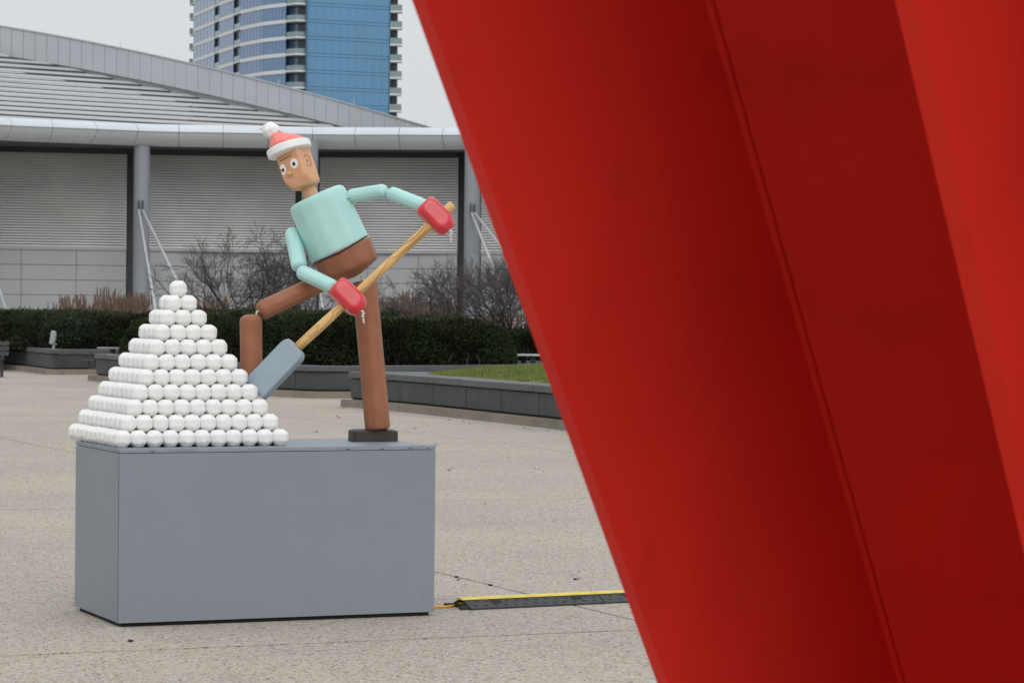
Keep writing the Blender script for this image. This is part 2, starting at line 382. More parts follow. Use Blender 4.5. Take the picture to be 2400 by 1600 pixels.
# ------------------------------------------------------------------ hedges
def hedge(path, depth, z0, zt, n, label, leaf=0.05, round_=0.25):
    """path along the front; body goes back by depth; leaf sprays over a lumpy core"""
    P = arc(path, 5); ns = normals(P)
    acc = [0.0]
    for a, b in zip(P, P[1:]): acc.append(acc[-1]+(b-a).length)
    tot = acc[-1]
    def ev(t):
        for i in range(len(P)-1):
            if t <= acc[i+1]: k = (t-acc[i])/(acc[i+1]-acc[i]); return P[i].lerp(P[i+1], k), ns[i].lerp(ns[i+1], k)
        return P[-1], ns[-1]
    def h(t, u):   # height with rounded ends
        e = min(t, tot-t); k = math.sqrt(max(0, 1-(max(0, 0.7-e)/0.7)**2))
        zz = zt(t/tot) if callable(zt) else zt
        zz += 0.035*math.sin(t*1.9+u)+0.025*math.sin(t*4.7+2*u)
        return z0+(zz-z0)*(0.45+0.55*k)
    root = empty('hedge', (P[0].x, P[0].y, z0), label, 'hedge')
    # core
    sec_n = 9; rings = []
    K = 40
    for i in range(K+1):
        t = tot*i/K; p, nn = ev(t); H = h(t, 0)-0.06; sh = 0.06 + (0.3 if i in (0, K) else 0)
        prof = [(-sh, z0), (-sh+0.03, z0+0.3*(H-z0)), (-sh+0.0, z0+0.7*(H-z0)), (-sh-0.12, H-0.06), (-sh-0.35, H), (-depth+0.35, H), (-depth+0.12, H-0.1), (-depth+0.06, z0)]
        rings.append([(p.x+nn.x*o, p.y+nn.y*o, z) for o, z in prof])
    k = len(rings[0]); v = [q for r in rings for q in r]
    f = [(i*k+j, (i+1)*k+j, (i+1)*k+(j+1) % k, i*k+(j+1) % k) for i in range(K) for j in range(k)] + [tuple(range(k)), tuple(K*k+j for j in range(k-1, -1, -1))]
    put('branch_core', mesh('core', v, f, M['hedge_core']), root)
    V = np.zeros((n, 4, 3)); c = np.zeros((n, 3)); od = np.zeros((n, 3))
    for i in range(n):
        t = random.uniform(-0.03, tot+0.03); p, nn = ev(min(max(t, 0), tot)); H = h(min(max(t, 0), tot), 1)
        side = random.random(); d3 = Vector((nn.x, nn.y, 0))
        hh = H-z0
        lump = 0.05*math.sin(t*5.1+3)*math.sin(t*2.3)+0.03*math.sin(t*11)
        if side < 0.55:
            q = random.random()**0.9; z = z0+0.02+hh*q; o = 0.03+lump*0.8 - (max(0, q-0.75)*4)**2*0.16 - 0.05*math.sin(z*7+t*3)
            out = d3+Vector((0, 0, 0.3+max(0, q-0.7)*2))
            if q < 0.12: o -= 0.10*random.random()
        elif side < 0.9:
            o = -random.random()*depth; z = H+random.uniform(-0.05, 0.05)+(random.random() < .06)*random.uniform(0, .08)-0.12*max(0, (0.25+o)/0.25)*0; out = Vector((nn.x*0.1, nn.y*0.1, 1))
        else:
            o = -random.random()*depth; z = z0+hh*random.random(); s_ = random.choice((0, 1)); p, nn = ev(s_*tot); tang = Vector((-nn.y, nn.x, 0))*(1 if s_ else -1)
            hh2 = h(s_*tot, 0)-z0; z = z0+hh2*random.random(); p = p+Vector((tang.x, tang.y))*random.uniform(-0.05, 0.12); out = tang+Vector((0, 0, .3))
        c[i] = (p.x+nn.x*o, p.y+nn.y*o, z); od[i] = out.normalized()
    od += rng.normal(0, 0.45, (n, 3)); od /= np.linalg.norm(od, axis=1)[:, None]
    sd = np.cross(od, rng.normal(0, 1, (n, 3))); sd /= np.linalg.norm(sd, axis=1)[:, None]
    Ls = (leaf*rng.uniform(0.7, 1.5, n))[:, None]; Ws = Ls*0.28
    V[:, 0] = c-od*Ls*0.4; V[:, 1] = c+sd*Ws+od*Ls*0.2; V[:, 2] = c+od*Ls; V[:, 3] = c-sd*Ws+od*Ls*0.2
    put('foliage', npmesh('foliage', V.reshape(-1, 3), 4, M['hedge']), root)
    # bare lower stems
    m2 = MB()
    for i in range(int(tot*5)):
        t = random.uniform(0, tot); p, nn = ev(t); b = Vector((p.x-nn.x*0.02, p.y-nn.y*0.02, z0-0.02))
        m2.tube([b, b+Vector((random.uniform(-.08, .08), nn.y*0.04, 0.15)), b+Vector((random.uniform(-.15, .15), 0, 0.32))], [0.012, 0.009, 0.005], 4)
    put('stems', m2.mesh('stems', M['twig']), root, kind='stuff')
    return root
def V2(px, Y): p = at(px, 800, Y); return (p.x, p.y)
hedge([V2(-160, 76), V2(-20, 74), V2(112, 71.5)], 2.2, 0.55, 1.50, 16000, 'dark clipped yew hedge at the far left, above the corner of the angular planter')
hedge([V2(122, 73), V2(260, 72.5), V2(420, 72)], 2.0, 0.55, 1.48, 14000, 'very dark yew hedge block directly left of the snowball pyramid, set back')
hedge([V2(290, 65.2), V2(430, 62.2), V2(640, 57.6), V2(820, 56.0), V2(1000, 56.2), V2(1130, 56.6), V2(1202, 57.2)], 2.4, 0.57, lambda u: 1.30+0.27*min(1, u*4.5)-0.10*max(0, u-0.72)/0.28*1.4, 62000,
      'long dark yew hedge with a slightly brown top running behind the wooden figure')
hedge([V2(1190, 61.6), V2(1260, 61.8), V2(1360, 62)], 1.8, 0.57, 1.24, 9000, 'short dark hedge beyond the lawn, beside the red beam')

# ------------------------------------------------------------------ bare shrubs
def shrub(px, Y, z0, top_y, half_w, nst, label, seed, lean=0.0, dens=1.0, d=6):
    R = random.Random(seed)
    base = at(px, 800, Y); base.z = z0
    ztop = at(px, top_y, Y).z; Ht = ztop-z0
    wide = half_w*Y/FPX
    root = empty('bare_shrub', base, label, 'shrub', 'leafless shrubs in the planting bed')
    thick, fine = MB(), MB()
    def grow(p, dr, ln, r, lev):
        k = 3 if lev < 3 else 2; pts = [p]; rr = [r]; q = p.copy(); dd = dr.copy()
        for i in range(k):
            dd = (dd+Vector((R.gauss(0, .22), R.gauss(0, .22), R.gauss(0.02, .16)))).normalized(); q = q+dd*(ln/k); pts.append(q.copy()); rr.append(r*(1-0.35*(i+1)/k))
        (thick if lev < 3 else fine).tube(pts, rr, 5 if lev < 2 else 3, False)
        if lev >= d: return
        nb = 2 if lev < 1 else (R.choice((2, 3, 3, 4)) if R.random() < dens else 3)
        for b in range(nb):
            u = 1.0 if b == 0 else R.uniform(0.45, 1.0)
            i = min(k-1, int(u*k)); s0 = pts[i].lerp(pts[i+1], min(1, u*k-i))
            ax = dd.orthogonal().normalized(); ax.rotate(Matrix.Rotation(R.uniform(0, 6.28), 3, dd))
            nd = (dd*math.cos(0.5)+ax*math.sin(R.uniform(0.3, 0.75))+Vector((0, 0, 0.07))).normalized()
            grow(s0, nd, ln*R.uniform(0.60, 0.82), max(0.0035, r*0.62), lev+1)
    for i in range(nst):
        a = (i+0.5)/nst*2-1
        dr = Vector((a*wide/Ht*1.05+lean, R.uniform(-0.3, 0.3), 0.95)).normalized()
        grow(base+Vector((a*0.25, R.uniform(-.2, .2), 0)), dr, Ht*0.30*R.uniform(0.85, 1.1), 0.032, 0)
    put('trunk', thick.mesh('trunk', M['bark']), root)
    put('twigs', fine.mesh('twigs', M['twig']), root)
    return root
shrub(575, 64, 0.55, 475, 175, 9, 'spreading leafless shrub rising between the snowball pyramid and the figure', 3)
shrub(705, 66, 0.55, 545, 95, 5, 'slim leafless shrub partly hidden behind the figure torso and raised thigh', 5)
shrub(1085, 62, 0.55, 505, 165, 10, 'dense leafless shrub just left of the red beam, with dark crooked trunks', 9)
shrub(1215, 63, 0.55, 530, 100, 9, 'leafless shrub partly hidden behind the red beam edge', 12, lean=-0.2)
shrub(905, 70, 0.5, 600, 80, 6, 'small thin leafless shrub right behind the standing leg', 17, d=5)

# dry ornamental grasses and reeds
V = []
def reeds(px0, px1, Y0, Y1, n, hmin, hmax, clump):
    cs = [(random.uniform(px0, px1), random.uniform(Y0, Y1), random.uniform(0.6, 1.0)) for _ in range(clump)]
    for i in range(n):
        cx, cyy, hk = random.choice(cs); px = cx+random.gauss(0, 9); Y = cyy+random.gauss(0, .25)
        b = at(px, 800, Y); b.z = 0.5; h = random.uniform(hmin, hmax)*hk
        tip = b+Vector((random.gauss(0, .12), random.gauss(0, .12), h)); w_ = random.uniform(0.004, 0.009)
        V.extend([(b.x-w_, b.y, b.z), (b.x+w_, b.y, b.z), (tip.x+w_*.6, tip.y, tip.z), (tip.x-w_*.6, tip.y, tip.z)])
        if random.random() < 0.35:
            V.extend([(tip.x-.018, tip.y, tip.z-.2), (tip.x+.018, tip.y, tip.z-.22), (tip.x+.012, tip.y+.01, tip.z+.04), (tip.x-.01, tip.y, tip.z+.03)])
reeds(140, 350, 77, 80, 2600, 0.9, 1.75, 16)
reeds(380, 700, 68, 74, 2400, 0.8, 1.5, 26)
reeds(860, 1060, 68, 74, 2400, 0.8, 1.7, 26)
reeds(1060, 1230, 68, 74, 500, 0.7, 1.3, 14)
add('dry_grass', npmesh('reeds', np.array(V), 4, M['dry']), label='reddish brown dry ornamental grasses standing behind the hedges', cat='dry grass', kind='stuff')
add('planting_bed', mesh('bed', [(-26, 80, 0.5), (-9.5, 71, 0.5), (-5, 64.5, 0.5), (-0.8, 62.5, 0.5), (-0.8, 66.5, 0.5), (13, 66.5, 0.5), (30, 80, 0.5), (30, 106, 0.5), (-26, 106, 0.5)], [(0, 1, 2, 3, 4, 5, 6, 7)], M['soil']), kind='structure')  # unseen rear part added up to the hall so dark soil dims the gutter

# ------------------------------------------------------------------ metal railing fence
root = empty('railing_fence', (-16, 86, 0), 'thin black metal railing with close pickets along the back of the planting bed', 'fence')
for k in range(15):
    x = -16+k*1.7
    put('post', MB().box((x, 86, 0.8), (0.06, 0.06, 1.6)).mesh('post', M['railing']), root)
for z in (1.5, 1.36, 0.25):
    put('rail', MB().box((-16+7*1.7, 86, z), (14*1.7, 0.04, 0.04)).mesh('rail', M['railing']), root)
mb = MB()
for k in range(200): mb.box((-15.9+k*0.12, 86, 0.8), (0.02, 0.02, 1.38))
put('picket', mb.mesh('pickets', M['railing']), root, kind='stuff')

# ================================================================== CONVENTION HALL
HALL = empty('exhibition_hall', at(330, 800, 110)*1.0, 'long low grey exhibition hall with louvered walls, round columns and a slatted roof', 'building')
HALL.location.z = 0
def wallY(px): return float(np.interp(px, [-500, 0, 300, 610, 900, 1070, 1500, 2700], [108.4, 110.3, 111.4, 112.4, 112.1, 111.6, 110.4, 106.5]))
def pt(px, Y): p = at(px, 700, Y); return Vector((p.x, p.y))
# louvered bays
bays = [(-420, -94), (-37, 295), (349, 690), (747, 1071), (1126, 1450), (1505, 1835), (1890, 2215), (2270, 2620)]
for (a, b) in bays:
    path = [pt(a, wallY(a)), pt(b, wallY(b))]; nn = normals(path)
    sec = []; nb = 35; z0, z1 = 3.97, 7.67; p = (z1-z0)/nb
    for i in range(nb):
        z = z0+i*p; sec += [(0.085, z), (0.05, z+p*0.52), (-0.16, z+p*0.53), (-0.16, z+p*0.99)]
    mb = loft(MB(), path, nn, sec, closed=False)
    put('louver_bank', mb.mesh('louvers', M['louver']), HALL, kind='stuff')
    put('sill_band', loft(MB(), path, nn, [(0.08, 3.84), (0.08, 3.96), (-0.1, 3.96), (-0.1, 3.84)]).mesh('sill', M['panel']), HALL)
    put('header_panel', loft(MB(), path, nn, [(0.10, 7.67), (0.10, 8.3), (-0.1, 8.3), (-0.1, 7.67)]).mesh('header', M['header']), HALL)
    # lower wall panels: rows of 0.59 m, uneven vertical joints
    xs = [a] + [x for x in ({-37: (49, 178), 349: (461, 585), 747: (860, 980), 1126: (1240, 1350), -420: (-300, -190), 1505: (1610, 1730), 1890: (1990, 2110), 2270: (2380, 2500)}[a])] + [b]
    for r in range(7):
        zt_, zb_ = 3.83-r*0.59, 3.83-(r+1)*0.59+0.018
        for x0, x1 in zip(xs, xs[1:]):
            pp = [pt(x0+0.5, wallY(x0)), pt(x1-0.5, wallY(x1))]
            put('wall_panel', loft(MB(), pp, normals(pp), [(0.03, max(0, zb_)), (0.03, zt_), (-0.05, zt_), (-0.05, max(0, zb_))]).mesh('panel', M['panel'] if r < 4 else M['panel_lt']), HALL)
path = [pt(x, wallY(x)+0.55) for x in (-500, -57, 0, 300, 330, 610, 720, 900, 1100, 1500, 2100, 2660)]
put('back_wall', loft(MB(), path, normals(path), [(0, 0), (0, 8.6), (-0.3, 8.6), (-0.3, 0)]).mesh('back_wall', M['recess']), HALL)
# columns with collars and brace rods
def column(px, rods):
    Y = 108.6; c = at(px, 700, Y); r = 0.31
    put('column', MB().tube([(c.x, c.y, 0), (c.x, c.y, 8.1)], r, 32).mesh('column', M['column'], False), HALL)
    COLO = HALL.children[-1]
    for p_ in COLO.data.polygons: p_.use_smooth = len(p_.vertices) == 4
    for z in (7.36, 3.88):
        put('collar', MB().tube([(c.x, c.y, z), (c.x, c.y, z+0.05)], r+0.012, 32).mesh('collar', M['column']), HALL)
    for s_ in (-0.06, 0.10):
        put('bracket', MB().box((c.x+s_, c.y-r-0.07, 5.5), (0.035, 0.2, 0.45)).mesh('bracket', M['metal_dark']), HALL)
    for (x1, y1, Y1, dx) in rods:
        top = Vector((c.x+dx, c.y-r-0.10, 5.36)); q = at(x1, y1, Y1); d = q-top; bot = top+d*(5.0/(-d.z) if d.z < 0 else 1)
        put('brace_rod', MB().tube([top, bot], 0.055, 10).mesh('rod', M['rod']), HALL)
column(330, [(362.5, 714, 104.5, -0.05), (416.6, 661.6, 104.5, 0.09)])
column(724, [(755, 714, 104.5, -0.05), (806, 661.6, 104.5, 0.09)])
column(1105, [(1136, 576, 106, -0.02), (1160, 560, 106, 0.10)])
for cx_ in (1478, 1862, 2243): column(cx_, [(cx_+31, 576, 106, -0.02), (cx_+55, 560, 106, 0.10)])
column(-62, [(15, 731, 104.5, 0.1), (-40, 714, 104.5, -0.1)])
# gutter / eave
def gutY(px):
    xs = [-500, -200, 0, 358, 762, 1075, 1500, 2700]; ys = [99, 104, 107, 110.0, 110.9, 110.4, 108, 103.5]
    return float(np.interp(px, xs, ys))-1.6
gp = arc([pt(x, gutY(x)) for x in (-420, -200, 0, 180, 358, 560, 762, 920, 1075, 1290, 1500, 1900, 2300, 2680)], 4)
seccap = [(-0.1, 8.68), (0.08, 8.665), (0.24, 8.60), (0.38, 8.50), (0.48, 8.38), (0.48, 8.355), (0.43, 8.34), (0.36, 8.22), (0.26, 8.10), (0.12, 7.98), (-0.05, 7.88), (-0.3, 7.83), (-0.3, 8.68)]
for (pp, nn) in cuts(gp, 1.72, 0.02):
    # fine sub-division for curvature
    o = put('gutter_segment', loft(MB(), pp, nn, seccap).mesh('gutter', M['gutter']), HALL)
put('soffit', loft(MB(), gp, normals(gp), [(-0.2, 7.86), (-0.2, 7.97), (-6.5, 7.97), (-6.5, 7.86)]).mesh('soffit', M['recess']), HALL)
# roof slats and sloping fascia
fb_x = [-300, 0, 161, 321, 551, 689, 826, 1015, 1200]; fb_y = [88, 128, 154, 184, 234, 266, 301, 352, 402]
ft_y = [18, 62, 88, 117, 171, 207, 245, 301, 356]
ends = []
for k in range(-3, 25):
    yk = 267.5-11.25*k; Yk = 110.8+1.35*k
    zk = at(0, yk, Yk).z
    def Yf(px): return Yk*(1+0.00011*px)
    e = None
    for px in range(-300, 1150, 2):
        u = proj((at(px, 300, Yf(px)).x, Yf(px), zk))[1]
        if u < np.interp(px, fb_x, fb_y)+3 and px > -290: pass
        if u - np.interp(px, fb_x, fb_y) < 2: e = px; break
    if e is None or e <= -290: e = -300 if e is not None else 1100
    ends.append((k, e, Yf(e), zk))
    if e > -250: e = min(e-12, math.floor((e-20)/81.5)*81.5+79 if e < 500 else math.floor((e-14)/40.7)*40.7+8)
    if k < -1: continue
    if e > -260:
        pp = [pt(-340, Yf(-340)), pt(e*0.5-150, Yf(e*0.5-150)), pt(e, Yf(e))]
        z = zk
        put('roof_slat', loft(MB(), pp, normals(pp), [(0.0, z), (0.0, z+0.02), (-0.34, z+0.148), (-1.3, z+0.148), (-1.3, z+0.12), (-0.06, z)]).mesh('slat', M['slat']), HALL)
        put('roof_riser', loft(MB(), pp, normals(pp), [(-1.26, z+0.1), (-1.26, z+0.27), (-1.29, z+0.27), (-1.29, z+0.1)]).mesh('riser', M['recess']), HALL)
# fascia: depth follows the slat ends
ex = [e for (_, e, Y, z) in ends if -299 < e < 1090]; eY = [Y for (_, e, Y, z) in ends if -299 < e < 1090]
o_ = np.argsort(ex); ex = np.array(ex)[o_]; eY = np.array(eY)[o_]
cf = np.polyfit(ex, eY, 1)
def fY(px): return float(np.polyval(cf, px))-0.4
px = -300.0; step = 27.3
FB = lambda x: float(np.interp(x, fb_x, fb_y)); FT = lambda x: float(np.interp(x, fb_x, ft_y))
# smooth the interpolations with a quadratic fit
qb = np.polyfit(fb_x, fb_y, 3); qt = np.polyfit(fb_x, ft_y, 3)
FB = lambda x: float(np.polyval(qb, x)); FT = lambda x: float(np.polyval(qt, x))
while px < 1180:
    q = px+step*0.965; th = Vector((0.0, 0.12, 0))
    A = [at(px, FB(px)+2, fY(px)), at(q, FB(q)+2, fY(q)), at(q, FT(q)+3, fY(q)), at(px, FT(px)+3, fY(px))]
    A[3].x, A[3].y = A[0].x, A[0].y; A[2].x, A[2].y = A[1].x, A[1].y
    B = [p+th for p in A]
    put('fascia_panel', mesh('fascia', A+B, [(0, 1, 2, 3), (7, 6, 5, 4), (0, 4, 5, 1), (1, 5, 6, 2), (2, 6, 7, 3), (3, 7, 4, 0)], M['fascia']), HALL)
    q2 = px+step
    A = [at(px, FT(px)+3.2, fY(px)), at(q2, FT(q2)+3.2, fY(q2)), at(q2, FT(q2), fY(q2)), at(px, FT(px), fY(px))]
    A[3].x, A[3].y = A[0].x, A[0].y; A[2].x, A[2].y = A[1].x, A[1].y
    A = [p-Vector((0, 0.05, 0)) for p in A]; B = [p+Vector((0, 0.5, 0)) for p in A]
    put('fascia_cap', mesh('cap', A+B, [(0, 1, 2, 3), (7, 6, 5, 4), (0, 4, 5, 1), (1, 5, 6, 2), (2, 6, 7, 3), (3, 7, 4, 0)], M['fascia']), HALL)
    px += step
A = []
for x in (-300, 0, 400, 800, 1180):
    for yy, dY_ in ((FB(x)+34, 0.3), (FB(x)-4, 0.3)): p = at(x, yy, fY(x)+dY_); A.append(p)
put('roof_panel', mesh('fb', A, [(2*i, 2*i+2, 2*i+3, 2*i+1) for i in range(4)], M['slat']), HALL)
for (x, yb) in ((282, 112), (653, 199), (830, 246), (997, 297)):
    p = at(x, yb, fY(x)+0.3); put('lightning_rod', MB().tube([p-Vector((0, 0, .1)), p+Vector((0, 0, 0.26))], 0.014, 6).mesh('lrod', M['rod']), HALL)

# ================================================================== TOWER
TW = empty('high_rise_tower', at(680, 700, 507)*1.0, 'tall blue glass apartment tower with white floor bands and balconies behind the hall roof', 'building')
TW.location.z = 0
FH = 39.1*507/FPX
zref = at(663, 11.5, 507).z             # centre of one white band
floors = range(-9, 5)
def tY(px): return float(np.interp(px, [440, 449, 509, 559, 610, 663, 714], [560, 557, 536, 521, 512, 507, 505.5]))
def tp(px, dY=0.0): p = at(px, 700, tY(px)+dY); return Vector((p.x, p.y))
def curve(a, b, n, dY=0.0): return [tp(a+(b-a)*i/n, dY) for i in range(n+1)]
zlo = zref-9*FH
for k in floors:
    z = zref+k*FH
    for (a, b, n) in ((449, 497, 3), (509.5, 541.7, 3), (559, 663.5, 7)):
        pp = curve(a, b, n); nn = normals(pp)
        put('floor_band', loft(MB(), pp, nn, [(0.12, z-0.33), (0.12, z+0.33), (-0.2, z+0.33), (-0.2, z-0.33)]).mesh('band', M['band']), TW)
        put('glass_panel', loft(MB(), pp, nn, [(0, z+0.33), (0, z+FH-0.33), (-0.2, z+FH-0.33), (-0.2, z+0.33)]).mesh('glass', M['glass_curve']), TW)
        mb = MB()
        for i in range(0, n*2+1):
            p = tp(a+(b-a)*i/(2*n)); mb.box((p.x, p.y-0.01, z+FH/2), (0.05, 0.06, FH-0.66))
        put('mullion', mb.mesh('mullion', M['mullion']), TW, kind='stuff')
    # recesses in the curved face
    for (a, b) in ((497, 509.5), (541.7, 559)):
        pp = curve(a, b, 1, 2.0); put('recess_glass', loft(MB(), pp, normals(pp), [(0, z), (0, z+FH), (-.2, z+FH), (-.2, z)]).mesh('recess', M['glass_dark']), TW)
        pp = curve(a, b, 1); put('floor_band', loft(MB(), pp, normals(pp), [(0.05, z-0.1), (0.05, z+0.12), (-1.9, z+0.12), (-1.9, z-0.1)]).mesh('band', M['band']), TW)
        pp = curve(a+(b-a)*0.12, b, 1); put('balcony_railing', loft(MB(), pp, normals(pp), [(0.02, z+0.12), (0.02, z+1.15), (-0.05, z+1.15), (-0.05, z+0.12)]).mesh('railing', M['rail_glass']), TW)
    # corner balconies between curved and flat face
    a, b = 664.5, 713
    P0, P1 = tp(a), tp(b); mid = (P0+P1)/2+Vector((0.0, -1.5))
    pp = [P0+Vector((0, 2.2)), P1+Vector((0, 2.2))]
    put('balcony_window', loft(MB(), pp, normals(pp), [(0, z), (0, z+FH), (-.2, z+FH), (-.2, z)]).mesh('window', M['glass_dark']), TW)
    pp = [P0.lerp(P1, 0.12)+Vector((0, 2.1)), P0.lerp(P1, 0.56)+Vector((0, 2.1))]
    put('balcony_window', loft(MB(), pp, normals(pp), [(0, z+0.15), (0, z+FH-0.35), (-.05, z+FH-0.35), (-.05, z+0.15)]).mesh('window', M['glass_curve']), TW)
    v = [(*P0, z-0.14), (*mid, z-0.14), (*P1, z-0.14), (*(P1+Vector((0, 2.2))), z-0.14), (*(P0+Vector((0, 2.2))), z-0.14)]
    v += [(x, y, zz+0.28) for x, y, zz in v]
    bal = put('balcony', mesh('balcony', v, [(4, 3, 2, 1, 0), (5, 6, 7, 8, 9)]+[(i, (i+1) % 5, 5+(i+1) % 5, 5+i) for i in range(5)], M['band']), TW)
    pp = [P0+Vector((0.1, 0.06)), mid+Vector((0, 0.06)), P1+Vector((-0.1, 0.06))]
    o = put('balcony_railing', loft(MB(), pp, normals(pp), [(0, z+0.14), (0, z+1.05), (-.05, z+1.05), (-.05, z+0.14)]).mesh('railing', M['rail_glass']), TW)
    # flat blue face
    pr = [at(714, 700, 505.5), at(908, 700, 512)]; pr = [Vector((p.x, p.y)) for p in pr]; nn = normals(pr)
    nc = 10
    for i in range(nc):
        q = [pr[0].lerp(pr[1], i/nc+0.0008), pr[0].lerp(pr[1], (i+1)/nc-0.0008)]
        put('glass_panel', loft(MB(), q, normals(q), [(0, z+0.33), (0, z+FH-0.33), (-.15, z+FH-0.33), (-.15, z+0.33)]).mesh('glass', M['glass_flat']), TW)
    q = pr; put('spandrel_panel', loft(MB(), q, nn, [(0, z-0.24), (0, z+0.24), (-.15, z+0.24), (-.15, z-0.24)]).mesh('spandrel', M['glass_flat']), TW)
    put('seam_frame', loft(MB(), q, nn, [(-0.06, z-0.4), (-0.06, z+FH-0.4), (-.4, z+FH-0.4), (-.4, z-0.4)]).mesh('seam', M['seam']), TW)
    # right return with small balconies
    q = [Vector((p.x, p.y)) for p in (at(909, 700, 514.5), at(926, 700, 514.5))]
    put('balcony_window', loft(MB(), q, normals(q), [(0, z), (0, z+FH), (-3, z+FH), (-3, z)]).mesh('window', M['glass_dark']), TW)
    c = at(923, 700, 513); zb = z-0.55
    put('balcony', MB().box((c.x, c.y, zb), (27*513/FPX, 2.6, 0.3)).mesh('balcony', M['band']), TW)
    mb = MB().box((c.x, c.y-1.25, zb+0.7), (27*513/FPX, 0.05, 1.1)).box((c.x+13.3*513/FPX, c.y, zb+0.7), (0.05, 2.4, 1.1))
    put('balcony_railing', mb.mesh('railing', M['rail_glass']), TW)
    c = at(444.5, 700, 560)
    put('balcony', MB().box((c.x, c.y, z-0.6), (8.5*560/FPX, 2, 0.3)).mesh('balcony', M['band']), TW)
    put('balcony_railing', MB().box((c.x, c.y-0.95, z+0.1), (8.5*560/FPX, 0.05, 1.1)).mesh('railing', M['rail_glass']), TW)
for (a, b) in ((714.5, 712.2),):
    p = at(713.3, 700, 505.3); put('corner_frame', MB().box((p.x, p.y, zref-2*FH), (0.25, 0.6, 14*FH)).mesh('corner', M['seam']), TW)
p = at(908.6, 700, 512.2); put('corner_frame', MB().box((p.x, p.y, zref-2*FH), (0.25, 0.6, 14*FH)).mesh('corner', M['seam']), TW)
# solid core and lower storeys
core = [tp(452, 3), tp(510, 3), tp(560, 3), tp(663, 3.2), tp(712, 3.2)] + [Vector((at(907, 700, 513).x, 513)), Vector((at(907, 700, 540).x, 545)), Vector((at(460, 700, 560).x, 585))]
v = [(p.x, p.y, 0) for p in core]+[(p.x, p.y, zref+5*FH) for p in core]; k = len(core)
put('core_wall', mesh('core', v, [(i, (i+1) % k, k+(i+1) % k, k+i) for i in range(k)]+[tuple(range(k, 2*k))], M['glass_dark']), TW)

# ================================================================== PLINTH
W_, D_, H_ = 1.9077, 0.9665, 1.0
PL = empty('display_plinth', bx(W_/2, D_/2, 0), 'large grey painted plywood plinth carrying the snowball pyramid and the wooden figure', 'plinth')
PL.rotation_euler = (0, 0, YAW)
def pp_(a, b, z): return (a-W_/2, b-D_/2, z)
def plpart(name, c, size, m, bv=0.0015):
    o = add(name, MB().box(pp_(*c), size).mesh(name, m), PL)
    if bv: bevel(o, bv, 2)
    return o
plpart('front_panel', (W_/2, 0.009, 0.499), (W_, 0.018, 0.952), M['plinth'])
plpart('back_panel', (W_/2, D_-0.009, 0.499), (W_, 0.018, 0.952), M['plinth'])
plpart('side_panel', (0.009, D_/2, 0.499), (0.018, D_-0.038, 0.952), M['plinth'])
plpart('side_panel', (W_-0.009, D_/2, 0.499), (0.018, D_-0.038, 0.952), M['plinth'])
plpart('lid', (W_/2, D_/2, 0.9885), (W_, D_, 0.021), M['ply_edge'], 0.002)
plpart('lid_top', (W_/2, D_/2, 0.9995), (W_-0.004, D_-0.004, 0.003), M['plinth'], 0)
plpart('base_frame', (W_/2, D_/2, 0.02), (W_-0.05, D_-0.05, 0.04), M['dark'], 0)
plpart('corner_seam', (-0.0002, 0.0188, 0.499), (0.0012, 0.0022, 0.94), M['dark'], 0)
sm = None
for (x, y) in ((326, 1090), (660.5, 1086), (982, 1082), (324.6, 1257), (980.5, 1242), (323.3, 1422), (361, 1395.5), (656.7, 1412), (978.5, 1400)):
    d = ray(x, y); n_ = Vector((SY, -CY, 0)); t = (bx(0, 0)-CAM).dot(n_)/d.dot(n_); q = CAM+d*t
    a = (q-bx(0, 0)).dot(Vector((CY, SY, 0)))
    o = add('screw', MB().tube([pp_(a, 0.001, q.z), pp_(a, -0.0015, q.z)], 0.0045, 8).mesh('screw', M['screw']), PL)
for (x, y) in ((188, 1072), (270.5, 1089), (185, 1388), (267.7, 1420)):
    d = ray(x, y); n_ = Vector((-CY, -SY, 0)); t = (bx(0, 0)-CAM).dot(n_)/d.dot(n_); q = CAM+d*t
    b = (q-bx(0, 0)).dot(Vector((-SY, CY, 0)))
    o = add('screw', MB().tube([pp_(0.001, b, q.z), pp_(-0.0015, b, q.z)], 0.004, 8).mesh('screw', M['screw']), PL)
for (x) in (1.36, 1.57, 1.75, 1.86, 0.19):
    add('edge_chip', MB().box(pp_(x, -0.0003, 0.985), (0.022 if x < 1.8 else 0.012, 0.0016, 0.004)).mesh('chip', M['black']), PL)

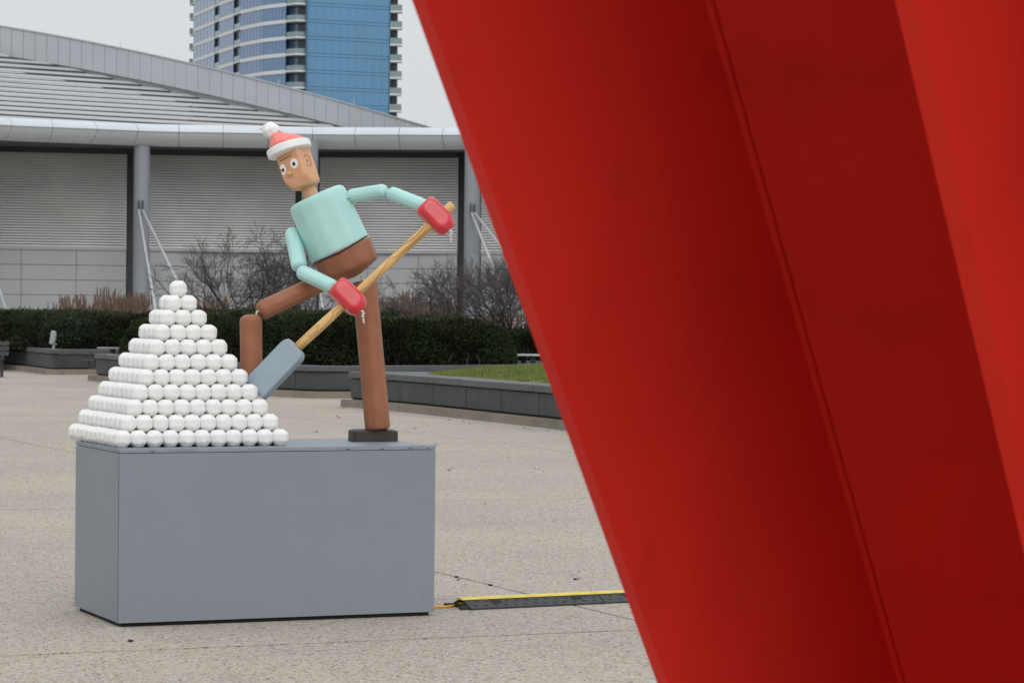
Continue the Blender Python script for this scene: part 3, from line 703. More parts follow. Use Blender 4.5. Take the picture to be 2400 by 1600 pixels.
# ================================================================== carved shapes
_uv = {}
def sphere_dirs(nu, nv):
    if (nu, nv) in _uv: return _uv[(nu, nv)]
    v = [Vector((0, 0, 1))]
    for i in range(1, nv):
        t = math.pi*i/nv
        for j in range(nu): a = 2*math.pi*j/nu; v.append(Vector((math.sin(t)*math.cos(a), math.sin(t)*math.sin(a), math.cos(t))))
    v.append(Vector((0, 0, -1)))
    f = [(0, 1+j, 1+(j+1) % nu) for j in range(nu)]
    for i in range(nv-2):
        for j in range(nu):
            a, b = 1+i*nu+j, 1+i*nu+(j+1) % nu; f.append((a, a+nu, b+nu, b))
    l = len(v)-1; s0 = 1+(nv-2)*nu
    f += [(s0+j, l, s0+(j+1) % nu) for j in range(nu)]
    _uv[(nu, nv)] = (v, f); return v, f
class Carved:
    """rounded convex solid: planes (n,d) in a normalised box, scaled by half sizes, placed by frame (R, c)"""
    def __init__(s, c, R, half, planes, p=24):
        s.c = Vector(c); s.R = R; s.h = Vector(half); s.p = p
        s.Nn = np.array([list(Vector(n).normalized()/d) for n, d in planes])
    def rad(s, v):
        q = np.maximum(0, s.Nn @ np.array(v)); return float(np.sum(q**s.p)**(-1/s.p))
    def w(s, u): return s.c + s.R @ Vector((u[0]*s.h.x, u[1]*s.h.y, u[2]*s.h.z))
    def build(s, name, m, nu=48, nv=40, zpow=1.0):
        V, F = sphere_dirs(nu, nv)
        D = np.array([list(v) for v in V]); q = np.maximum(0, D @ s.Nn.T); r = (q**s.p).sum(1)**(-1/s.p)
        pts = [s.w(v*float(k)) for v, k in zip(V, r)]
        return mesh(name, pts, F, m, True)
    def inside(s, P):
        l = s.R.transposed() @ (P-s.c); u = Vector((l.x/s.h.x, l.y/s.h.y, l.z/s.h.z)); L = u.length
        return L < 1e-9 or L < s.rad(u/L)
    def hit(s, px, py, lift=0.0015):
        d = ray(px, py).normalized(); t = (s.c-CAM).dot(d)-max(s.h)*1.6; t0 = t; step = 0.004; ok = False
        while t < t0+max(s.h)*3.2:
            if s.inside(CAM+d*t): ok = True; break
            t += step
        if not ok: return None
        a, b = t-step, t
        for _ in range(14):
            m_ = (a+b)/2
            if s.inside(CAM+d*m_): b = m_
            else: a = m_
        return CAM+d*(a-lift)
def prism(n, top=1.0, bot=1.0, ch=0.80, rnd=0.0, seed=1, ch_n=None):
    """planes of an n-sided rounded prism along z with chamfered ends"""
    R = random.Random(seed); pl = []
    for i in range(n):
        a = 2*math.pi*(i+0.5*0)/n; pl.append(((math.cos(a), math.sin(a), R.uniform(-rnd, rnd)), 1-R.uniform(0, rnd)))
    pl += [((0, 0, 1), top), ((0, 0, -1), bot)]
    k = ch_n or n
    for i in range(k):
        a = 2*math.pi*(i+0.5)/k
        pl += [((math.cos(a)*0.75, math.sin(a)*0.75, 0.66), ch*1.19+R.uniform(-rnd, rnd)*0.5), ((math.cos(a)*0.75, math.sin(a)*0.75, -0.66), ch*1.19+R.uniform(-rnd, rnd)*0.5)]
    return pl
def frame(zdir, yaw=0.0):
    z = Vector(zdir).normalized(); y = Vector((0, 1, 0)); y = (y-z*y.dot(z)).normalized(); x = y.cross(z)
    R0 = Matrix((x, y, z)).transposed(); return R0 @ Matrix.Rotation(yaw, 3, 'Z')

# ------------------------------------------------------------------ snowballs
S = 0.0946; OX, OY, KK, DY = 0.0582, 0.1639, 0.905, 0.0171
ball_me = []
for sd in range(8):
    R = random.Random(100+sd); pl = [((0, 0, 1), 0.94), ((0, 0, -1), 0.94), ((1, 0, 0), 0.915), ((-1, 0, 0), 0.915), ((0, 1, 0), 0.915), ((0, -1, 0), 0.915)]
    n = 8
    for i in range(n):
        a = 2*math.pi*i/n+R.gauss(0, .05)
        pl.append(((math.cos(a), math.sin(a), R.gauss(0, .04)), R.uniform(0.925, 0.955)))
    for i in range(8):
        a = 2*math.pi*(i+.5*(sd % 2))/8+R.gauss(0, .10)
        for z in (0.80, -0.82): pl.append(((math.cos(a), math.sin(a), z+R.gauss(0, .10)), R.uniform(0.955, 1.01)))
    for i in range(4):
        a = 2*math.pi*i/4+sd; pl.append(((math.cos(a), math.sin(a), 2.2+R.gauss(0, .2)), R.uniform(.97, 1.0)))
    ball_me.append(Carved((0, 0, 0), Matrix.Identity(3), (S*0.552, S*0.552, S*0.545), pl, 95).build('snowball', M['snow'], 40, 28))
ordn = ['', 'first', 'second', 'third', 'fourth', 'fifth', 'sixth', 'seventh', 'eighth', 'ninth', 'tenth', 'eleventh']
RP = Matrix.Rotation(YAW+DY, 3, 'Z')
def ball_pos(i, j, n):
    x = i*S; y = j*S; a = OX+x*math.cos(DY)-y*math.sin(DY); b = OY+y*math.cos(DY)+x*math.sin(DY)
    return bx(a, b, H_+S*0.52+n*S*KK)
inner_v, inner_f = [], []
for n in range(11):
    m_ = 11-n
    row = 'bottom row' if n == 0 else ('top row' if n == 10 else ordn[n+1]+' row from the bottom')
    for i in range(m_):
        for j in range(m_):
            p = ball_pos(i+n/2, j+n/2, n)
            shell = i in (0, m_-1) or j in (0, m_-1)
            me = ball_me[(i*7+j*3+n*5) % 8]
            rot = (random.uniform(-.05, .05), random.uniform(-.05, .05), YAW+DY+random.choice((0, 1, 2, 3))*math.pi/2+random.uniform(-.07, .07))
            if not shell:
                k = len(inner_v); Rm = Matrix.Rotation(rot[2], 3, 'Z')
                V, F = sphere_dirs(10, 7); inner_v += [Rm @ (v*S*0.52)+p for v in V]; inner_f += [tuple(q+k for q in f) for f in F]
                continue
            if n == 10: lab = 'single white carved snowball crowning the very top of the pyramid'
            elif n == 9:
                lab = {(0, 0): 'white snowball front left of the four just under the top snowball', (1, 0): 'white snowball front right of the four just under the top snowball',
                       (0, 1): 'white snowball back left of the four just under the top snowball', (1, 1): 'white snowball back right of the four just under the top snowball'}[(i, j)]
            elif j == 0:
                if i == 0: lab = 'white snowball at the front left corner of the pyramid, %s' % row
                elif i == m_-1: lab = 'white snowball at the front right corner of the pyramid, %s' % row
                else: lab = 'white snowball in the front face, %s, %s from the left' % (row, ordn[i+1])
            elif i == 0:
                if j == m_-1: lab = 'white snowball at the back left corner of the pyramid, %s' % row
                else: lab = 'white snowball in the left face, %s, %s behind the front corner' % (row, ordn[j])
            elif i == m_-1:
                if j == m_-1: lab = 'white snowball at the back right corner of the pyramid, %s' % row
                else: lab = 'white snowball in the hidden right face, %s, %s behind the corner' % (row, ordn[j])
            else: lab = 'white snowball in the hidden back face, %s, %s from the left' % (row, ordn[i+1])
            o = add('snowball', me, None, lab, 'snowball', 'snowballs stacked in the pyramid')
            o.location = p + Vector((random.uniform(-.001, .001), random.uniform(-.001, .001), random.uniform(-.0008, .0008))); o.rotation_euler = rot
add('snowball_filling', mesh('inner_balls', inner_v, inner_f, M['snow'], True), label='white snowballs filling the inside of the pyramid, hidden behind its faces', cat='snowball', kind='stuff')

# ================================================================== WOODEN FIGURE
YF = 16.92                      # distance of the figure's standing plane
def Q(px, py, dY=0.0): return at(px, py, YF+dY)
PXM = YF/FPX                    # metres per photo pixel at the figure
shoe_c = G(874, 1034.5, 1.0)
FIG = empty('wooden_figure', (shoe_c.x, shoe_c.y, 1.0), 'jointed wooden figure in teal shirt, brown trousers and coral bobble hat, shovelling snowballs', 'sculpture')
def fput(name, me, parent=None, **k):
    if parent is None: return put(name, me, FIG, **k)
    o = add(name, me, parent, **k); return o     # parents sit at the same origin shift as the root
def limb(name, a, b, r, m, rb=None, flat=1.0, n=10, yaw=0.2, seed=1, ch=0.80, p=26, parent=None, rnd=0.03, nu=40, nv=120, ext=0.0):
    a, b = Vector(a), Vector(b); ax = b-a; L_ = ax.length/2+ext
    c = (a+b)/2; pl = prism(n, 1, 1, ch, rnd, seed)
    # end chamfers must follow the true proportions: rebuild them with real lengths
    pl = [q for q in pl if abs(q[0][2]) < 0.5 or abs(q[0][2]) > 0.9]
    R_ = random.Random(seed+5); e = r/L_
    for sgn in (1, -1):
        for (kz, kr) in ((0.45, 0.9), (0.8, 0.6)):
            for i in range(n):
                t = 2*math.pi*(i+0.5*(kz < .6))/n; cut = 0.30*r*ch/0.8+R_.uniform(-.02, .05)*r
                # plane through edge cut: points (r-cut*kz, L-cut*kr) in real units
                nr, nz = (math.cos(math.atan2(kz, kr)), math.sin(math.atan2(kz, kr)))
                d = nr*(r)+nz*(L_)-cut*(0.62 if kz < .6 else 0.62)
                pl.append(((math.cos(t)*nr*r/d, math.sin(t)*nr*r/d, sgn*nz*L_/d), None))
    planes = []
    for nvec, d in pl:
        if d is None: v = Vector(nvec); L2 = v.length; planes.append((v, 1/L2))
        else: planes.append((nvec, d))
    s = Carved(c, frame(ax, yaw), (r, r*flat, L_), planes, p)
    me = s.build(name, m, nu, nv)
    o = fput(name, me, parent); return o, s
# standing leg and shoe
leg, LEGS = limb('leg', Q(854.5, 658, 0.05), Q(885.5, 1008, 0.0), 28.5*PXM, M['brown'], n=8, yaw=0.35, ch=0.10, seed=3, p=60, flat=1.0)
RSH = Matrix.Rotation(YAW, 3, 'Z')
s = Carved(bx(0, 0)*0+Vector((shoe_c.x, shoe_c.y, 1.036))+RSH @ Vector((0.016, 0.040, 0)), RSH, (0.143, 0.070, 0.038),
           [((1, 0, 0), 1), ((-1, 0, 0), 1), ((0, 1, 0), 1), ((0, -1, 0), 1), ((0, 0, 1), 1), ((0, 0, -1), 1), ((1, 0, 1), 1.32), ((-1, 0, 1), 1.30), ((1, 1, 0), 1.25), ((1, -1, 0), 1.27), ((-1, -1, 0), 1.27), ((-1, 1, 0), 1.27), ((0.3, -0.4, 1), 1.27), ((-0.2, -0.5, 1), 1.24), ((0.5, -.2, 1), 1.22)], 26)
fput('shoe', s.build('shoe', M['shoe'], 60, 40))
# raised thigh and shin
limb('thigh', Q(604, 732.5, -0.28), Q(757, 661, -0.10), 22.0*PXM, M['brown'], n=9, yaw=0.1, seed=5, ch=0.7, ext=0.0)
limb('shin', Q(588, 735.5, -0.30), Q(590, 928, -0.32), 25.6*PXM, M['brown'], n=10, yaw=0.3, seed=6, ch=0.55)
cord = MB().tube([Q(604, 742, -0.30), Q(600, 735, -0.31), Q(602, 730, -0.30), Q(612, 727, -0.28)], 0.005, 8)
fput('knee_cord', cord.mesh('cord', M['rope'], True))
fput('hip_cord', MB().tube([Q(848, 646, 0.02), Q(851, 668, 0.02)], 0.008, 8).mesh('cord', M['rope'], True))
fput('hip_cord', MB().tube([Q(742, 668, -0.10), Q(785, 635, -0.05)], 0.008, 8).mesh('cord', M['rope'], True))
# torso: shirt and trousers seat share one axis
t_top, t_waist, t_bot = (Q(739, 455), Q(799, 588), Q(827, 650))
axis = (t_top-t_waist).normalized()
def torso_shape(c, R, half, top_ch, bot_ch, zt, zb, taper=0.0):
    pl = []
    n = 10
    for i in range(n):
        a = 2*math.pi*i/n+0.15; rr = 1.0 + 0.03*math.cos(4*a)
        pl.append(((math.cos(a), math.sin(a), taper), rr))
    pl += [((0, 0, 1), zt), ((0, 0, -1), zb)]
    for i in range(n):
        a = 2*math.pi*(i+.5)/n
        if top_ch: pl.append(((math.cos(a)*.55, math.sin(a)*.55, .6), top_ch))
        if bot_ch: pl.append(((math.cos(a)*.5, math.sin(a)*.5, -.75), bot_ch))
    return Carved(c, R, half, pl, 30)
Rt = frame(axis, -0.35)
hx = 71*PXM
shirt_c = Q(769.3, 524)
TS = torso_shape(shirt_c, Rt, (hx*1.02, hx*0.78, 73*PXM), 1.34, None, 1.0, 1.0, 0.03)
shirt = fput('shirt', TS.build('shirt', M['teal'], 64, 56))
TP = torso_shape(Q(806, 600.5), Rt, (hx*1.0, hx*0.78, 45*PXM), None, 1.12, 0.62, 1.0, 0.03)
TP2 = Carved(Q(801.5, 587), Rt, (hx*1.03, hx*0.80, 70*PXM),
    [((math.cos(a), math.sin(a), -0.02), 1.0) for a in [2*math.pi*i/10+.15 for i in range(10)]] + [((0, 0, 1), 0.0 + 0.035), ((0, 0, -1), 1.0)] +
    [((math.cos(a)*.6, math.sin(a)*.6, -.62), 1.22) for a in [2*math.pi*(i+.5)/10 for i in range(10)]] + [((math.cos(a)*.3, math.sin(a)*.3, -.9), 1.02) for a in [2*math.pi*(i)/10 for i in range(10)]], 34)
fput('trouser_seat', TP2.build('trousers', M['brown'], 64, 56))
wl = []
for x in np.linspace(735, 861, 30):
    y = float(np.interp(x, [733, 797, 861], [619.0, 591.5, 552.5]))
    c_ = [q for q in (TS.hit(x, y, 0.002), TP2.hit(x, y, 0.002)) if q is not None]
    wl.append(min(c_, key=lambda q: (q-CAM).length) if c_ else None)
wl = [q for q in wl if q is not None]
wl = [p for p in wl if p is not None]
if len(wl) > 3: fput('waist_line', MB().tube(wl, 0.0046, 6).mesh('waist', M['black']))
# neck and head
limb('neck', Q(706, 402, -0.01), Q(733, 466, 0.0), 17.5*PXM, M['skin'], n=9, ch=0.3, seed=8)
h_ax = (Q(686, 350)-Q(712, 428)).normalized(); h_ax = (h_ax+Vector((0, 0.10, 0))).normalized()
Rh = frame(h_ax, -0.52)          # front face turned to the viewer's left
hc = Q(697.5, 391, -0.02)
hp = [((1, 0, 0), 1), ((-1, 0, 0), 1), ((0, -1, 0), 1), ((0, 1, 0), 1), ((0, 0, 1), 1), ((0, 0, -1), 1),
      ((1, -1, 0), 1.37), ((-1, -1, 0), 1.30), ((1, 1, 0), 1.25), ((-1, 1, 0), 1.25),
      ((0, -.7, -1), 1.40), ((1, 0, -1), 1.30), ((-1, -.1, -1), 1.20), ((-.7, -.7, -1), 1.28), ((.7, -.7, -1), 1.34), ((0, 1, -1), 1.25), ((-1, 0, -.25), 1.02)]
HD = Carved(hc, Rh, (33.5*PXM, 31*PXM, 53*PXM), hp, 34)
head = fput('head', HD.build('head', M['skin'], 72, 60))
def hpx(x, y): return 600+x*0.1276, 280+y*0.1276
def patch(sh, cx, cy, rx, ry, rot, m, name, parent, lift=0.002):
    ring = []; K = 28
    c0 = sh.hit(cx, cy, lift)
    vs = [c0]
    for q in (0.5, 1.0):
        for i in range(K):
            a = 2*math.pi*i/K; x = rx*q*math.cos(a); y = ry*q*math.sin(a)
            xx, yy = x*math.cos(rot)-y*math.sin(rot), x*math.sin(rot)+y*math.cos(rot)
            h_ = sh.hit(cx+xx, cy+yy, lift); vs.append(h_ if h_ is not None else c0)
    # thin disc with an edge
    f = [(0, 1+(i+1) % K, 1+i) for i in range(K)] + [(1+i, 1+(i+1) % K, 1+K+(i+1) % K, 1+K+i) for i in range(K)]
    nb = len(vs); back = [v+(v-CAM).normalized()*(lift+0.002) for v in vs[1+K:]]
    vs += back; f += [(1+K+i, 1+K+(i+1) % K, nb+(i+1) % K, nb+i) for i in range(K)]
    return fput(name, mesh(name, vs, f, m, False), parent)
e1 = patch(HD, *hpx(700, 805), 9.3, 11.8, -0.12, M['white'], 'eye', head)
patch(HD, *hpx(694, 818), 3.5, 4.6, -0.12, M['black'], 'pupil', head, 0.0032)
e2 = patch(HD, *hpx(494, 921), 7.1, 12.6, -0.12, M['white'], 'eye', head)
patch(HD, *hpx(497, 933), 2.8, 4.4, -0.12, M['black'], 'pupil', head, 0.0032)
def stroke(sh, pts, r, m, name, parent, closed=False):
    P = [sh.hit(x, y, 0.0008) for x, y in pts]; P = [p for p in P if p is not None]
    return fput(name, MB().tube(P, r, 6).mesh(name, m), parent)
stroke(HD, [hpx(442+t*202, 770-t*113) for t in np.linspace(0, 1, 8)], 0.0021, M['black'], 'eyebrow', head)
arcp = [hpx(885, 695), hpx(888, 672), hpx(900, 657), hpx(918, 652), hpx(950, 672), hpx(982, 712), hpx(1003, 765), hpx(1015, 815), hpx(1008, 845), hpx(990, 860), hpx(968, 853), hpx(950, 838), hpx(940, 818)]
stroke(HD, arcp, 0.0014, M['line'], 'ear_drawing', head)
stroke(HD, [hpx(918, 735+0), hpx(966, 792)], 0.0013, M['line'], 'ear_cross', head)
stroke(HD, [hpx(952, 732), hpx(928, 790)], 0.0013, M['line'], 'ear_cross', head)
nb_ = HD.hit(*hpx(655, 1005), -0.006); front = Rh @ Vector((-0.25, -1, -0.05)); nt_ = nb_+front.normalized()*0.030+Vector((-.008, 0, 0.012))
fput('nose', MB().tube([nb_, nb_.lerp(nt_, .5), nb_.lerp(nt_, .85), nt_], [0.0155, 0.0135, 0.011, 0.006], 16).mesh('nose', M['skin'], True), head)
# hat
Rhat = frame(((Q(640, 318)-Q(658, 372)).normalized()+Vector((0, 0.14, 0))).normalized(), 0.2)
bc = Q(677.5, 349.5, -0.015)
BR = Carved(bc, Rhat, (53*PXM, 50*PXM, 13.0*PXM), [((math.cos(a), math.sin(a), 0), 1) for a in [2*math.pi*i/14 for i in range(14)]] + [((0, 0, 1), 1), ((0, 0, -1), 1)] +
            [((math.cos(a)*.75, math.sin(a)*.75, sg*.66), 1.21+0.03*math.sin(5*a)) for a in [2*math.pi*(i+.4)/13 for i in range(13)] for sg in (1, -1)], 30)
hat = fput('hat_brim', BR.build('brim', M['white'], 80, 40))
up = Rhat @ Vector((0, 0, 1)); rt = Rhat @ Vector((1, 0, 0)); bk = Rhat @ Vector((0, 1, 0))
# low carved cone of the crown, apex leaning to the left
kv = []; K = 14; levels = [(0.0, 42.5, 0.0), (8, 42.0, -1.0), (17, 33, -6), (26, 22, -13), (35, 11.5, -20), (41, 6, -25), (43, 1.0, -26)]
for (zz, rr, sh_) in levels:
    for i in range(K):
        a = 2*math.pi*i/K; q = 1+0.035*math.sin(3*a+zz*.1)
        kv.append(bc+up*((zz+9)*PXM)+rt*((rr*q*math.cos(a)+sh_*1.0)*PXM)+bk*(rr*q*math.sin(a)*PXM))
kf = [(i*K+j, i*K+(j+1) % K, (i+1)*K+(j+1) % K, (i+1)*K+j) for i in range(len(levels)-1) for j in range(K)] + [tuple((len(levels)-1)*K+j for j in range(K))]
cr_o = fput('hat_crown', mesh('crown', kv, kf, M['coral'])); b_ = cr_o.modifiers.new('bevel', 'BEVEL'); b_.width = 0.004; b_.segments = 3; b_.limit_method = 'ANGLE'; b_.angle_limit = 0.15
pl = []
R = random.Random(77)
for i in range(24):
    z = 1-2*(i+0.5)/24; r_ = math.sqrt(1-z*z); a = math.pi*(3-math.sqrt(5))*i
    pl.append(((r_*math.cos(a)+R.gauss(0, .08), r_*math.sin(a)+R.gauss(0, .08), z), R.uniform(0.95, 1)))
pom = fput('bobble', Carved(Q(634.5, 306, 0.0), frame((0.2, 0, 1)), (20.5*PXM, 20.5*PXM, 19.5*PXM), pl, 50).build('bobble', M['white'], 40, 28))
def knot(p, dr, n, r, name, parent=None, tail=0.02):
    mb = MB(); d = Vector(dr).normalized(); q = Vector(p)
    V, F = sphere_dirs(12, 8)
    for i in range(n):
        c = q+d*(i*r*1.25)+Vector((math.sin(i*2.1)*r*.22, 0, 0)); Rr = Matrix.Rotation(0.5*(-1)**i, 3, 'Y')
        mb.raw([c+Rr @ Vector((v.x*r, v.y*r, v.z*r*0.62)) for v in V], F)
    e = q+d*(n*r*1.25-r*.4); mb.tube([e, e+d*tail*0.5, e+d*tail+Vector((0.002, 0, 0))], [r*.45, r*.42, r*.5], 8)
    return fput(name, mb.mesh(name, M['rope'], True), parent)
fput('hat_cord', MB().tube([Q(648, 300), Q(656, 307), Q(663, 313)], 0.006, 8).mesh('cord', M['rope'], True))
knot(Q(616.5, 303.5, 0.0), (-1, 0, 0.25), 2, 0.0095, 'cord_knot', tail=0.006)
# arm that holds the handle's top
limb('upper_arm', Q(816, 461.5, -0.03), Q(907, 447, -0.17), 17.0*PXM, M['teal'], n=9, seed=11, ch=0.85, yaw=0.1)
limb('forearm', Q(911.5, 451.5, -0.19), Q(1001, 486, -0.38), 16.8*PXM, M['teal'], n=9, seed=12, ch=0.8, yaw=0.2)
def mitten(cx, cy, dY, name, seed, ang=0.78):
    ax = Vector((math.cos(ang), 0, -math.sin(ang)))
    R_ = frame(-ax, 0.25)
    pl = [((1, 0, 0), 1), ((-1, 0, 0), 1), ((0, 1, 0), 1), ((0, -1, 0), 1), ((0, 0, 1), 1), ((0, 0, -1), 1),
          ((1, 1, 0), 1.22), ((1, -1, 0), 1.20), ((-1, 1, 0), 1.22), ((-1, -1, 0), 1.17)]
    for (a, b) in ((1, 0), (-1, 0), (0, 1), (0, -1), (.7, .7), (-.7, .7), (.7, -.7), (-.7, -.7)):
        pl.append(((a, b, 1), 1.33)); pl.append(((a, b, -1), 1.19));
    s = Carved(Q(cx, cy, dY), R_, (25.5*PXM, 25*PXM, 43*PXM), pl, 34)
    return fput(name, s.build(name, M['red_mitt'], 56, 48)), s
mitten(1022.5, 508, -0.44, 'mitten', 1)
knot(Q(1056, 541, -0.48), (0.03, 0, -1), 3, 0.0115, 'cord_knot', tail=0.034)
fput('wrist_cord', MB().tube([Q(906, 449, -0.18), Q(913, 453, -0.19)], 0.006, 8).mesh('cord', M['rope'], True))
fput('shoulder_pin', MB().tube([Q(808, 467, -0.085), Q(819, 463.5, -0.085)], 0.0055, 10).mesh('pin', M['screw'], True))
# arm that holds the handle's middle
limb('upper_arm', Q(684, 539, 0.10), Q(703, 631, -0.12), 18.5*PXM, M['teal'], n=9, seed=14, ch=0.8, yaw=0.1)
limb('forearm', Q(702, 635, -0.20), Q(786, 675, -0.41), 17.0*PXM, M['teal'], n=9, seed=15, ch=0.85, yaw=0.1)
mitten(817, 697, -0.46, 'mitten', 2, 0.76)
knot(Q(850, 730, -0.50), (0.10, 0, -1), 3, 0.0115, 'cord_knot', tail=0.034)
fput('wrist_cord', MB().tube([Q(778, 668, -0.40), Q(786, 671, -0.43)], 0.008, 8).mesh('cord', M['line'], True))

# ------------------------------------------------------------------ shovel
hA, hB = Q(1062, 479, -0.44), Q(697, 814, -0.47)
SHV = empty('snow_shovel', hB, 'large wooden snow shovel with painted grain handle and blue grey blade held by the figure', 'shovel')
K = 16; pts = []; rs = []
side = (Vector((0, 1, 0)).cross((hB-hA).normalized())).normalized()
for i in range(K+1):
    t = i/K; pts.append(hA.lerp(hB, t)+side*0.0005*math.sin(t*9.0)*(1-abs(2*t-1))*1.2); rs.append((10.6-0.9*(t < .12)+0.7*math.sin(t*7+1)+0.5*math.sin(t*17))*PXM)
rs[0] *= 0.93; pts.insert(1, pts[0].lerp(pts[1], 0.1)); rs.insert(1, rs[1]*1.0)
handle = put('handle', MB().tube(pts, rs, 20).mesh('handle', M['wood'], True), SHV)
for p_ in handle.data.polygons: p_.use_smooth = len(p_.vertices) == 4
# painted grain strokes lying on the handle surface
ctr = pts; dA = (hB-hA).normalized()
def on_handle(px, py):
    # nearest point on the handle surface to a photo position
    d = ray(px, py).normalized(); best = None
    n_ = d.cross(dA); w0 = CAM-hA; a = 1; b = d.dot(dA); c = 1; dd_ = d.dot(w0); e = dA.dot(w0)
    s1 = (b*e-c*dd_)/(a*c-b*b); t1 = (a*e-b*dd_)/(a*c-b*b)
    P_ = CAM+d*s1; A_ = hA+dA*t1; L_ = (hB-hA).length; t = t1/L_
    i = min(len(rs)-1, max(0, int(t*len(rs)))); r_ = rs[i]
    cc = A_+side*0.0005*math.sin(t*9.0)*(1-abs(2*t-1))*1.2
    off_ = (P_-cc).dot(side); off_ = max(-r_*.93, min(r_*.93, off_)); fr = side.cross(dA).normalized()
    if fr.y > 0: fr = -fr
    return cc+side*off_+fr*math.sqrt(max(0, r_*r_-off_*off_))*1.02
def z1(x, y): return 560+x*0.2296, 260+y*0.2296
def z2(x, y): return 540+x*0.2423, 560+y*0.2423
strokes = [
 [z1(2130, 985), z1(2170, 945), z1(2178, 938)], [z1(2140, 1035), z1(2185, 990), z1(2210, 965)],
 [z1(1930, 1155), z1(1860, 1220), z1(1800, 1290), z1(1700, 1350), z1(1600, 1430), z1(1550, 1470), z1(1535, 1500), z1(1560, 1508), z1(1620, 1480), z1(1700, 1410), z1(1830, 1300), z1(1910, 1220), z1(1945, 1175)],
 [z1(1965, 1195), z1(1850, 1300), z1(1740, 1400), z1(1640, 1480), z1(1590, 1560)],
 [z2(1540, 190), z2(1480, 290), z2(1400, 400), z2(1330, 465), z2(1255, 505)],
 [z2(1060, 655), z2(1000, 700), z2(985, 760), z2(930, 830), z2(800, 940), z2(740, 985), z2(700, 1040)],
 [z2(1090, 680), z2(1035, 720), z2(1020, 750)],
 [z2(845, 830), z2(780, 880), z2(750, 925), z2(755, 945), z2(800, 920), z2(850, 860), z2(860, 838), z2(845, 830)],
 [z2(735, 925), z2(690, 960), z2(650, 1010), z2(622, 1035)],
]
for st_ in strokes:
    P_ = []
    for (x0, y0), (x1, y1) in zip(st_, st_[1:]):
        for k in range(4): P_.append(on_handle(x0+(x1-x0)*k/4, y0+(y1-y0)*k/4))
    P_.append(on_handle(*st_[-1]))
    o = put('grain_line', MB().tube(P_, 0.0013, 5).mesh('grain', M['grain']), SHV)
# blade
bd = (hB-hA).normalized()
btop, bend = Q(694, 814, -0.47), Q(600, 911, -0.46)
bax = (bend-btop).normalized()
Rb = frame(-bax, -0.45)
BL = Carved((btop+bend)/2, Rb, (33*PXM, 11*PXM, 69*PXM),
    [((1, 0, 0), 1), ((-1, 0, 0), 1), ((0, 1, 0), 1), ((0, -1, 0), 1), ((0, 0, 1), 1), ((0, 0, -1), 1), ((1, 0, 1), 1.28), ((-1, 0, 1), 1.26), ((1, 0, 2.2), 2.9/2.42*1.0), ((1, -1, 0), 1.36), ((-1, -1, 0), 1.38), ((0, -1, 1), 1.38), ((0, -1, -1), 1.38)], 44)
put('blade', BL.build('blade', M['blade'], 88, 60), SHV)

# ================================================================== RED STEEL SCULPTURE
dv = ray(4200, 9000); dax = dv.normalized()
P0 = at(1252, 800, 4.95)
e1_ = Vector((1, -dax.x/dax.y, 0)); e1_ = (e1_-dax*e1_.dot(dax)).normalized(); e2_ = dax.cross(e1_).normalized()
if e2_.y > 0: e2_ = -e2_
TH = math.radians(12); e1_, e2_ = e1_*math.cos(TH)+e2_*math.sin(TH), e2_*math.cos(TH)-e1_*math.sin(TH)
def c2(px, py):
    d = ray(px, py); w0 = CAM-P0
    return (w0.dot(e1_), w0.dot(e2_)), (d.dot(e1_), d.dot(e2_))
def on_u(px, u):
    (a, b), (c, d) = c2(px, 800); t = (u-a)/c; return b+d*t
def on_v(px, v):
    (a, b), (c, d) = c2(px, 800); t = (v-b)/d; return a+c*t
tk = on_v(1279, 0.0)
(_a, _b), (_c2, _d2) = c2(1279, 800)
BK = 0.72; _t = (BK*_a-_b)/(_d2-BK*_c2); tk = _a+_c2*_t        # bevelled near edge: v = BK*u
fa = abs(on_u(1884, tk))
VC = -0.21; rb = on_v(2284, VC)
ROOT0 = P0+dax*((0-P0.z)/dax.z)
RED = empty('steel_sculpture', (ROOT0.x, ROOT0.y, 0), 'giant leaning red painted steel beam sculpture filling the right foreground', 'sculpture')
def extrude(name, sec, up_len=3.6, m=M['red'], bv=0.003, drop=None):
    v = []; k = len(sec)
    for (u, vv) in sec:
        q = P0+e1_*u+e2_*vv; t = (0.0-q.z)/dax.z; v.append(q+dax*t)
    for (u, vv) in sec:
        q = P0+e1_*u+e2_*vv; v.append(q-dax*up_len)
    me = mesh(name, v, [tuple(range(k-1, -1, -1)), tuple(range(k, 2*k))]+[(i, (i+1) % k, k+(i+1) % k, k+i) for i in range(k)], m)
    o = put(name, me, RED)
    if bv: bevel(o, bv, 3)
    return o
extrude('flange', [(0, 0), (tk, BK*tk), (tk, -fa), (0, -fa)])
extrude('web_plate', [(tk+0.001, -fa), (rb-0.001, -fa-0.30), (rb-0.001, -fa-0.322), (tk+0.001, -fa-0.022)])
sw = abs(on_v(2324, VC)-rb)
extrude('flange', [(rb, VC), (rb+sw*0.85, VC-0.018), (rb+sw*0.85, -fa-0.45), (rb, -fa-0.45)], bv=0.0)
extrude('shading_plate', [(rb+sw*0.85+0.001, -fa*1.1), (rb+0.75, -fa*0.9), (rb+0.75, -fa*0.9-0.02), (rb+sw*0.85+0.001, -fa*1.1-0.02)])  # unseen plate added so the outer flange face darkens towards the right
